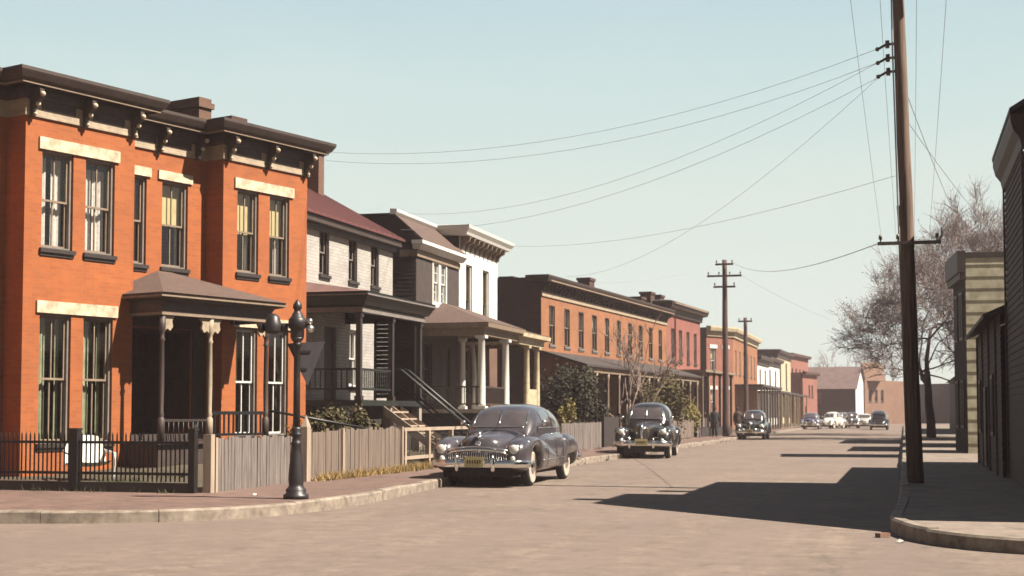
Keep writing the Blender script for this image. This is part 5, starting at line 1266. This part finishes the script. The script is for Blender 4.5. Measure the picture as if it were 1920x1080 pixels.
def make_car(label, spec, paint, a, w, face=-1, front='grin', sc=1.06, group='cars along the street', turn=0, whitewall=True, roofm=None):
    p = S(a, w); rz = math.atan2(U[1]*face, U[0]*face)+turn
    car = thing('parked_car', label, 'car', (p[0], p[1], .0), rz, group); car.scale = (sc, sc, sc)
    sp = spec; B = sp['body']; Cb = sp['cabin']; cb = sp['cb']; n = 3.0
    q = MB(); q.loft([sell(x, 0, *herm(B, x), n) for x in stations(B[-1][0], B[0][0], 30)]); q.build('body', paint, car)
    k = 26
    def cab(x):
        w_, t = herm(Cb, x); return [(x, w_*sgp(math.cos(math.pi*i/k), 2/3.4), cb+(t-cb)*sgp(math.sin(math.pi*i/k), 2/2.6)) for i in range(k+1)]
    q = MB(); q.loft([cab(x) for x in stations(Cb[-1][0], Cb[0][0], 30)], closed=False); q.build('roof', roofm or paint, car)
    def cy(x, z, off=.008):
        w_, t = herm(Cb, x); v = min(.999, max(0, (z-cb)/(t-cb))); return w_*(1-v**2.6)**(1/3.4)+off
    def F(x, y, z):
        w_, t = herm(Cb, x); return (abs(y)/w_)**3.4+max(0, (z-cb)/(t-cb))**2.6-1
    def solve(y, z, lo, hi):
        for _ in range(30):
            m = (lo+hi)/2
            if F(m, y, z) < 0: lo = m
            else: hi = m
        return lo
    def patch(name, fn, nu, nv, mat, parent=car, smooth=True):
        q = MB(); vs = [fn(i/nu, j/nv) for i in range(nu+1) for j in range(nv+1)]
        q.add(vs, [(i*(nv+1)+j, (i+1)*(nv+1)+j, (i+1)*(nv+1)+j+1, i*(nv+1)+j+1) for i in range(nu) for j in range(nv)], 0, smooth)
        return q.build(name, mat, parent)
    z0, z1, yw = sp['ws']
    for s_ in (-1, 1):
        def f(u, v):
            zz = z0+(z1-z0)*v; y = s_*(.022+(yw-.022-.05*v)*u); return (solve(y, zz, 0, 1.05)+.012, y, zz)
        g = patch('windscreen', f, 8, 6, 'car_glass')
    q = MB(); q.tube([(solve(0, z0+(z1-z0)*v, 0, 1.05)+.018, 0, z0+(z1-z0)*v) for v in (-.06, .3, .7, 1.03)], .020, 6); q.build('windscreen_divider', 'chrome', car)
    def edge(v, side): 
        zz = z0+(z1-z0)*v; return zz
    q = MB(); pts = []
    for i in range(13):
        y = -yw+2*yw*i/12; pts.append((solve(y, z0-.012, 0, 1.1)+.012, y, z0-.012))
    q.tube(pts, .014, 5)
    for s_ in (-1, 1): q.tube([(solve(s_*(yw-.05*v), z0+(z1-z0)*v, 0, 1.05)+.012, s_*(yw-.05*v+.012), z0+(z1-z0)*v) for v in (0, .25, .5, .75, 1)], .014, 5)
    q.build('windscreen_trim', 'chrome', car)
    lo_, hi_ = Cb[-1][0], -.9
    def fr(u, v):
        zz = z0+.02+(z1-z0-.06)*v; y = (u*2-1)*(yw-.1)
        a_, b_ = hi_, lo_
        for _ in range(30):
            m = (a_+b_)/2
            if F(m, y, zz) < 0: a_ = m
            else: b_ = m
        return (a_-.012, y, zz)
    patch('rear_window', fr, 10, 6, 'car_glass')
    for s_ in (-1, 1):
        for (xa, xb) in sp['sides']:
            def f(u, v):
                x = xa+(xb-xa)*u; t = herm(Cb, x)[1]; zt = min(sp['zt'], t-.13); x2 = x-(.10*v if xa > 0 and u < .5 else 0)*(1-u*2)
                zz = sp['z0']+(zt-sp['z0'])*v; return (x2, s_*cy(x2, zz), zz)
            patch('side_window', f, 8, 5, 'car_glass')
        q = MB(); xs = [.62-.1*i for i in range(25)]
        q.tube([(x, s_*cy(x, sp['z0']-.03, .004), sp['z0']-.03) for x in xs], .013, 5); q.build('window_trim', 'chrome', car)
    ax, wr = sp['ax'], sp['wr']
    def fender(name, tab, yc, s_, xw, R_, zmax):
        def row(x):
            hw, b, t = herm(tab, x); d = abs(x-xw)
            if d < R_: b = max(b, min(wr+math.sqrt(R_*R_-d*d)*.92, zmax, t-.12))
            return sell(x, s_*yc, hw, b, t, 2.7, 24)
        xs = sorted(set(stations(tab[-1][0], tab[0][0], 26)+[xw+R_*c for c in (-1.0, -.999, -.97, -.9, -.75, -.5, -.25, 0, .25, .5, .75, .9, .97, .999, 1.0)]))
        xs = [x for x in xs if tab[-1][0] <= x <= tab[0][0]]
        q = MB(); q.loft([row(x) for x in xs]); return q.build(name, paint, car)
    for s_ in (-1, 1):
        fender('front_fender', sp['ff'], sp['fy'], s_, ax, sp['arch_f'], .84)
        fender('rear_fender', sp['rf'], sp['ry'], s_, -ax, sp['arch_r'], sp['rear_max'])
        for xw, yy in ((ax, sp['fy']+.06), (-ax, sp['ry']+.02)):
            T = Matrix.Rotation(rad(-90*s_), 4, 'X')
            wh = bpy.data.objects.new('wheel', MB().lathe([(.2, -.085), (wr-.05, -.09), (wr-.012, -.075), (wr, -.04), (wr, .04), (wr-.012, .075), (wr-.05, .09), (.235, .085)], 28, T=T).mesh('wheel', [M['rubber']])); COL.objects.link(wh)
            wh.parent = car; wh.location = (xw, s_*yy, wr)
            if whitewall:
                q = MB(); q.lathe([(.235, .091), (.25, .096), (wr-.07, .098), (wr-.055, .092)], 28, T=T); q.build('whitewall', 'whitewall', wh)
            q = MB(); q.lathe([(.232, .07), (.225, .088), (.20, .08), (.15, .085), (.13, .1), (.08, .12), (.001, .128)], 24, T=T); q.build('hubcap', 'chrome', wh)
    und = MB(); und.box(B[-1][0]+.4, B[0][0]-.25, -.62, .62, .2, .36); und.build('underbody', 'rubber', car)
    nose = sp['ff'][0][0]
    X90 = Matrix.Rotation(rad(90), 4, 'Y')
    if front == 'grin':
        hx_, hy_, hz_ = 2.40, sp['fy'], .735
    else:
        hx_, hy_, hz_ = nose-.12, sp['fy']-.02, .80
    for s_ in (-1, 1):
        T = Matrix.Translation((hx_, s_*hy_, hz_)) @ X90
        q = MB(); q.lathe([(.10, -.16), (.118, -.02), (.122, .03), (.10, .045)], 18, T=T); hl = q.build('headlight', 'chrome', car)
        q = MB(); q.lathe([(.10, .042), (.085, .07), (.05, .088), (.001, .095)], 18, T=T); q.build('lens', 'lens', hl)
        q = MB(); T2 = Matrix.Translation((nose-.03, s_*(hy_-.02), .56)) @ X90
        q.lathe([(.05, 0), (.055, .03), (.03, .05), (.001, .055)], 12, T=T2); q.build('parking_light', 'lens', car)
    def bump_(x, sgn, z, half):
        q = MB(); pts = [(-.42, half+.01), (-.16, half), (.02, half-.14), (.09, half*.6), (.13, 0)]
        pts = pts+[(a_, -b_) for a_, b_ in pts[:-1][::-1]]; sec = [(0, -.085), (.035, -.06), (.045, 0), (.035, .06), (0, .085), (-.02, 0)]
        loops = []
        for i, (a_, b_) in enumerate(pts):
            pa = Vector(pts[max(0, i-1)]); pb_ = Vector(pts[min(len(pts)-1, i+1)]); d = (pb_-pa).normalized(); nn_ = Vector((-d.y, d.x))
            if nn_.dot(Vector((a_+.5, b_*.3))) < 0: nn_ = -nn_
            loops.append([(x+sgn*(a_+nn_.x*o), b_+nn_.y*o, z+h_) for o, h_ in sec])
        q.loft(loops); bb = q.build('bumper', 'chrome', car)
        for s_ in (-1, 1):
            g = MB(); g.loft([sell(0, 0, .045*kk, -.001, .001, 2) for kk in (1,)]) if False else None
            g.lathe([(.012, -.15), (.05, -.13), (.055, 0), (.05, .1), (.03, .16), (.005, .175)], 10, T=Matrix.Translation((x+sgn*.15, s_*.36, z)) @ Matrix.Diagonal((1.1, .8, 1, 1))); g.build('bumper_guard', 'chrome', bb)
        return bb
    fbx = nose+.0; bump_(fbx, 1, .46, .93 if spec is FAST else .84); bump_(sp['rf'][-1][0]-.02, -1, .46, .88 if spec is FAST else .8)
    pl = MB(); px_ = fbx+.2; pl.box(px_, px_+.012, -.19, .19, .40, .60); plo = pl.build('license_plate', 'plate_yellow', car)
    pk_ = MB(); rr = random.Random(5)
    for i in range(6):
        y = -.14+i*.05; pk_.box(px_+.0125, px_+.015, y, y+.028, .46+rr.uniform(0, .01), .54); 
    pk_.build('plate_marks', 'plate_ink', plo)
    if front == 'grin':
        q = MB(); arch = [(2.36, -.66, .56), (2.43, -.62, .645), (2.49, -.45, .70), (2.53, -.2, .73), (2.54, 0, .735), (2.53, .2, .73), (2.49, .45, .70), (2.43, .62, .645), (2.36, .66, .56)]
        for (r_, dz) in ((.026, 0), (.018, .055)): q.tube([(x-(.02 if dz else 0), y*(1 if not dz else 1.03), z+dz) for x, y, z in arch], r_, 8)
        q.tube([(x, y, .47+(.02 if abs(y) > .5 else 0)) for x, y, z in arch[1:-1]], .02, 6); gr = q.build('grille_surround', 'chrome', car)
        q = MB()
        for i in range(27):
            y = -.58+i*1.16/26; c = 1-(abs(y)/.75)**2.2; q.tube([(2.36+.165*c, y, .47), (2.375+.165*c, y, .60), (2.36+.16*c, y, .545+.185*c)], .0135, 5)
        q.build('grille', 'chrome', car)
        q = MB(); q.box(2.2, 2.4, -.5, .5, .45, .66); q.build('grille_backing', 'rubber', car)
        q = MB(); q.tube([(2.36, 0, .93), (2.40, 0, .99), (2.25, 0, 1.07), (2.05, 0, 1.075)], [.01, .035, .03, .008], 8); q.build('hood_ornament', 'chrome', car)
        q = MB(); q.ball((2.42, 0, .84), .06, 0, 12, (.4, 1, 1)); q.build('hood_badge', 'chrome', car)
        q = MB(); q.tube([(2.33, 0, .965), (2.05, 0, 1.022), (1.6, 0, 1.07), (1.1, 0, 1.112)], .012, 5); q.build('hood_strip', 'chrome', car)
    else:
        q = MB()
        for i in range(9):
            z = .50+i*.052; wv = .10+.14*(i/8)**.8
            q.tube([(2.0-.02*i*.3, -wv-.03, z), (2.13-.01*i, -.03, z), (2.13-.01*i, .03, z), (2.0-.02*i*.3, wv+.03, z)], .013, 5)
        q.build('grille', 'ornament_brass' if front == 'prow' else 'chrome', car)
        q = MB(); q.tube([(2.15, 0, .46), (2.14, 0, .80), (2.09, 0, .96), (2.0, 0, 1.06), (1.8, 0, 1.075)], [.03, .04, .035, .03, .012], 8); q.build('hood_ornament', 'chrome', car)
        for s_ in (-1, 1):
            q = MB(); q.tube([(1.9, s_*.27, .62), (2.0, s_*.40, .63), (2.05, s_*.50, .64)], .02, 6); q.tube([(1.9, s_*.27, .53), (2.0, s_*.40, .54), (2.05, s_*.5, .55)], .02, 6); q.build('grille_bar', 'chrome_dull', car)
    def outer(x, z):
        best = 0
        for tab, yc in ((B, 0), (sp['ff'], sp['fy']), (sp['rf'], sp['ry'])):
            T = sorted(tab)
            if not (T[0][0] < x < T[-1][0]): continue
            hw, b, t = herm(tab, x); m = (b+t)/2; h = (t-b)/2
            if abs(z-m) < h: best = max(best, yc+hw*(1-(abs(z-m)/h)**2.7)**(1/2.7))
        return best
    for s_ in (-1, 1):
        for xd in ((.56, -.42, -1.0) if spec is FAST else (.42, -.38)):
            pts = []
            for i in range(12):
                z = .34+i*.072; yy = outer(xd, z)
                if yy > .3: pts.append((xd+.0*i, s_*(yy+.001), z))
            if len(pts) > 3: q = MB(); q.tube(pts, .006, 4); q.build('door_seam', 'rubber', car)
        xs = [ax-.52-i*.12 for i in range(int((2*ax-1.0)/.12)+1)]
        if spec is FAST:
            q = MB(); q.tube([(x, s_*(outer(x, .50)+.008), .50) for x in xs], .016, 5); q.build('side_trim', 'chrome', car)
            q = MB(); q.tube([(-ax-.42-i*.1, s_*(outer(-ax-.42-i*.1, .52)+.008), .52) for i in range(6)], .016, 5); q.build('side_trim', 'chrome', car)
        q = MB(); x = -.40; yy = outer(x, 1.0)+.03; q.tube([(x+.09, s_*yy, 1.0), (x-.09, s_*yy, 1.0)], .014, 5); q.build('door_handle', 'chrome', car)
        q = MB(); q.ball((.62, s_*(.86 if spec is FAST else .78), 1.24), .06, 0, 10, (.7, 1, 1)); q.tube([(.58, s_*.70, 1.16), (.62, s_*(.84 if spec is FAST else .76), 1.23)], .01, 4); q.build('wing_mirror', 'chrome', car)
        q = MB(); T = Matrix.Translation((sp['rf'][-2][0]-.1, s_*sp['ry'], .78 if spec is FAST else .7)); q.ball(T.translation, .05, 0, 10); q.build('tail_light', 'roof_red', car)
    return car
make_car('glossy blue grey fastback sedan with toothy chrome grille parked nearest at the left kerb', FAST, 'car_blue', 33.3, -9.2, -1, 'grin', 1.15)
make_car('tall glossy black older sedan parked behind the blue grey fastback', SEDAN, 'car_black', 53.9, -9.42, -1, 'prow', 1.20, turn=rad(4))
make_car('black sedan parked third along the left kerb by the tall utility pole', SEDAN, 'car_green', 92.0, -9.3, -1, 'bar', 1.08, whitewall=False)
make_car('dark blue car with pale bumper parked at the left, far down the street', FAST, 'car_navy', 152, -9.4, -1, 'grin', 1.05)
make_car('white rounded car far down the street beside the dark blue one', SEDAN, 'car_white', 158, -7.6, -1, 'bar', 1.05, turn=rad(-18))
make_car('small grey car half hidden behind the white rounded car', SEDAN, 'car_grey', 170, -6.9, -1, 'bar', 1.03)
make_car('small black car in the middle of the far end of the street', SEDAN, 'car_black', 163, -5.6, -1, 'bar', 1.03)
make_car('white car partly behind the dark sedan at the far right of the street', FAST, 'car_white', 165, -4.3, -1, 'bar', 1.0)
make_car('dark sedan seen from behind at the far right of the street near the thin pole', SEDAN, 'car_black', 148, -2.45, 1, 'bar', 1.12)

# ================================================================== PEOPLE
def person(label, a, w, face, coat, coat_h, hat, seed):
    p = S(a, w); o_rz = rad(90-TH)+face
    H = 1.06
    J = dict(pelvis=(0, 0, .95), waist=(0, 0, 1.10), chest=(.01, 0, 1.34), neck=(.0, 0, 1.49), head0=(.02, 0, 1.56), head1=(.025, 0, 1.66), head2=(.02, 0, 1.73))
    vs = []; ed = []; rs = []
    def v(pt, r, par=None):
        vs.append((pt[0]*H, pt[1]*H, pt[2]*H)); rs.append(r*H); i = len(vs)-1
        if par is not None: ed.append((par, i))
        return i
    pel = v((0, 0, .95), .135); wa = v((0, 0, 1.10), .125, pel); che = v((.01, 0, 1.33), .145, wa); nk = v((0, 0, 1.49), .055, che); h0 = v((.02, 0, 1.55), .07, nk); h1 = v((.03, 0, 1.65), .095, h0); v((.02, 0, 1.73), .07, h1)
    v((.115, 0, 1.63), .02, h1)                       # nose
    for s_ in (-1, 1):
        v((.0, s_*.085, 1.64), .018, h1)              # ears
        hp = v((0, s_*.09, .9), .095, pel); st_ = .20*s_*(1 if seed % 2 else -1)
        kn = v((st_*.6+.04, s_*.095, .50), .062, hp); an = v((st_*1.0, s_*.095, .09), .042, kn); v((st_*1.0+.13, s_*.105, .035), .036, an)
        sh = v((0, s_*.19, 1.41), .062, che); el = v((-st_*.35, s_*.245, 1.13), .046, sh); wr_ = v((-st_*.7+.05, s_*.25, .89), .032, el); pm_ = v((-st_*.75+.06, s_*.25, .82), .034, wr_)
        for f_ in range(4):
            b_ = v((-st_*.78+.035+.02*f_, s_*.25, .765), .0095, pm_); v((-st_*.78+.045+.018*f_, s_*.243, .705+.008*abs(f_-1.5)), .008, b_)
        tb = v((-st_*.7+.105, s_*.24, .81), .011, wr_); v((-st_*.7+.12, s_*.235, .765), .009, tb)
    me = bpy.data.meshes.new('person'); me.from_pydata(vs, ed, []); o = bpy.data.objects.new('person', me); COL.objects.link(o)
    o.location = (p[0], p[1], SW); o.rotation_euler.z = o_rz
    sk = o.modifiers.new('skin', 'SKIN'); o.modifiers.new('sub', 'SUBSURF').levels = 1
    o.modifiers['sub'].render_levels = 1
    for i, s_ in enumerate(me.skin_vertices[0].data): s_.radius = (rs[i], rs[i]); s_.use_root = i == 0
    me.materials.append(M['skin'])
    tag(o, label, 'person')
    c = MB(); k = 20
    def ring(z, rx, ry, dx=0): return [(H*(dx+rx*math.cos(2*math.pi*i/k)), H*ry*math.sin(2*math.pi*i/k), H*z) for i in range(k)]
    c.loft([ring(coat_h, .20, .25), ring(.95, .165, .22), ring(1.12, .145, .195), ring(1.33, .155, .225, .01), ring(1.43, .12, .2), ring(1.485, .07, .085)])
    for s_ in (-1, 1):
        st_ = .20*s_*(1 if seed % 2 else -1)
        c.tube([(0, H*s_*.185, H*1.42), (-st_*.35*H, H*s_*.25, H*1.13), ((-st_*.7+.05)*H, H*s_*.255, H*.88)], [.085, .068, .055], 10)
    c.build('coat', coat, o)
    t = MB()
    for s_ in (-1, 1):
        st_ = .20*s_*(1 if seed % 2 else -1)
        t.tube([(0, H*s_*.09, H*.92), ((st_*.6+.04)*H, H*s_*.095, H*.5), (st_*H, H*s_*.095, H*.08)], [.115, .085, .07], 10)
        t.ball(((st_+.06)*H, H*s_*.1, .045), .06, 0, 8, (2.2, .85, .75))
    t.build('trousers', 'coat_black', o)
    h = MB()
    if hat: h.lathe([(.155, 1.715), (.16, 1.725), (.10, 1.735), (.098, 1.80), (.08, 1.83), (.001, 1.83)], 16, T=Matrix.Translation((.02, 0, .10)))
    else: h.ball((.01*H, 0, 1.685*H), .103, 0, 12, (1.05, .95, .92))
    h.build('hat' if hat else 'hair', 'coat_black' if hat else 'hair', o)
    return o
person('person in long dark coat and hat walking by the brown picket fence', 88.5, -11.35, math.pi+.15, 'coat_black', .52, True, 1)
person('person in a reddish brown coat near the third parked black car', 100, -11.2, .2, 'coat_brown', .60, False, 2)

# ================================================================== LIGHT, SKY, CAMERA
EL = 49.5
sd = Vector((.95, -.31, 0)).normalized()
sun_dir = Vector((sd.x*math.cos(rad(EL)), sd.y*math.cos(rad(EL)), math.sin(rad(EL))))
sl = bpy.data.lights.new('sun', 'SUN'); sl.energy = 5.0; sl.angle = rad(.53); sl.color = (1, .91, .78)
so = bpy.data.objects.new('sun', sl); COL.objects.link(so); so.rotation_euler = sun_dir.to_track_quat('Z', 'Y').to_euler(); so.location = (40, -20, 60)
wd = bpy.data.worlds.new('World'); scene.world = wd; wd.use_nodes = True
nt = wd.node_tree; bg = nt.nodes['Background']
sky = N(nt, 'ShaderNodeTexSky', sky_type='NISHITA'); sky.sun_disc = False; sky.sun_elevation = rad(EL); sky.sun_rotation = math.atan2(sd.x, sd.y)
sky.air_density = 1.0; sky.dust_density = 2.5; sky.ozone_density = 2.0; sky.altitude = 50
# bright spring haze low over the horizon, as on the day
tc = N(nt, 'ShaderNodeTexCoord'); sx = N(nt, 'ShaderNodeSeparateXYZ'); nt.links.new(tc.outputs['Generated'], sx.inputs[0])
rp = N(nt, 'ShaderNodeValToRGB'); cr_ = rp.color_ramp; cr_.interpolation = 'EASE'
STR = .05; EXPO = 1.62; kk = STR*2**EXPO
def skc(c): return (c[0]/kk, c[1]/kk, c[2]/kk, 1)
cr_.elements[0].position = 0; cr_.elements[0].color = skc((0.83, 0.86, 0.775))
cr_.elements[1].position = 1; cr_.elements[1].color = skc((.05, .09, .17))
for pos, c in ((.07, (0.735, 0.835, 0.765)), (.14, (0.655, 0.80, 0.735)), (.22, (0.565, 0.755, 0.735)), (.285, (0.47, 0.685, 0.73)), (.35, (.36, .53, .62)), (.46, (.13, .21, .32))):
    e = cr_.elements.new(pos); e.color = skc(c)
nt.links.new(sx.outputs[2], rp.inputs[0])
mx = mixc(nt, sky.outputs[0], rp.outputs[0], .93)
# sky dimmed behind the camera to cut the fill light
az = N(nt, 'ShaderNodeMapRange'); az.inputs[1].default_value = -.5; az.inputs[2].default_value = .6; az.inputs[3].default_value = .3; az.inputs[4].default_value = 1.0
nt.links.new(sx.outputs[1], az.inputs[0])
cn = N(nt, 'ShaderNodeTexNoise'); cn.inputs['Scale'].default_value = 3.2; cn.inputs['Detail'].default_value = 6; cn.inputs['Distortion'].default_value = .4
cm_ = N(nt, 'ShaderNodeMapping'); cm_.inputs['Scale'].default_value = (1, 1, 4); nt.links.new(tc.outputs['Generated'], cm_.inputs[0]); nt.links.new(cm_.outputs[0], cn.inputs['Vector'])
cr2 = N(nt, 'ShaderNodeMapRange'); cr2.inputs[1].default_value = .35; cr2.inputs[2].default_value = .75; cr2.inputs[3].default_value = 0; cr2.inputs[4].default_value = .16; nt.links.new(cn.outputs['Fac'], cr2.inputs[0])
mx = mixc(nt, mx, skc((.80, .86, .82))[:3], cr2.outputs[0])
mm = N(nt, 'ShaderNodeVectorMath', operation='SCALE'); nt.links.new(mx, mm.inputs[0]); nt.links.new(az.outputs[0], mm.inputs['Scale']); mx = mm.outputs[0]
nt.links.new(mx, bg.inputs[0]); bg.inputs[1].default_value = STR
vs_ = scene.view_settings; vs_.view_transform = 'Standard'; vs_.look = 'None'; vs_.exposure = EXPO; vs_.gamma = 1
scene.display_settings.display_device = 'sRGB'
cam = bpy.data.cameras.new('camera'); co = bpy.data.objects.new('camera', cam); COL.objects.link(co)
cam.lens = 50; cam.sensor_width = 36; cam.sensor_fit = 'HORIZONTAL'; cam.clip_end = 6000; cam.clip_start = .1
cam.dof.use_dof = True; cam.dof.focus_distance = 17; cam.dof.aperture_fstop = 3.6
PITCH = 3.0
cam.shift_y = (235-2666.67*math.tan(rad(PITCH)))/1920
co.location = (0, 0, 1.65); co.rotation_euler = (rad(90+PITCH), 0, 0)
scene.camera = co
# thin spring haze over the whole street
hz = MB().box(-320, 320, -80, 330, -1.2, 60); ho = hz.build('haze', 'paint_white'); tag(ho, kind='stuff')
hm = bpy.data.materials.new('haze'); hm.use_nodes = True; hn = hm.node_tree; hn.nodes.remove(hn.nodes['Principled BSDF'])
pv_ = N(hn, 'ShaderNodeVolumePrincipled'); pv_.inputs['Color'].default_value = (.97, .80, .82, 1); pv_.inputs['Density'].default_value = .0005
hn.links.new(pv_.outputs[0], hn.nodes['Material Output'].inputs['Volume']); ho.data.materials.clear(); ho.data.materials.append(hm)
scene.cycles.volume_bounces = 0
scene.cycles.max_bounces = 6; scene.cycles.diffuse_bounces = 2; scene.cycles.transparent_max_bounces = 12
scene.cycles.use_denoising = True
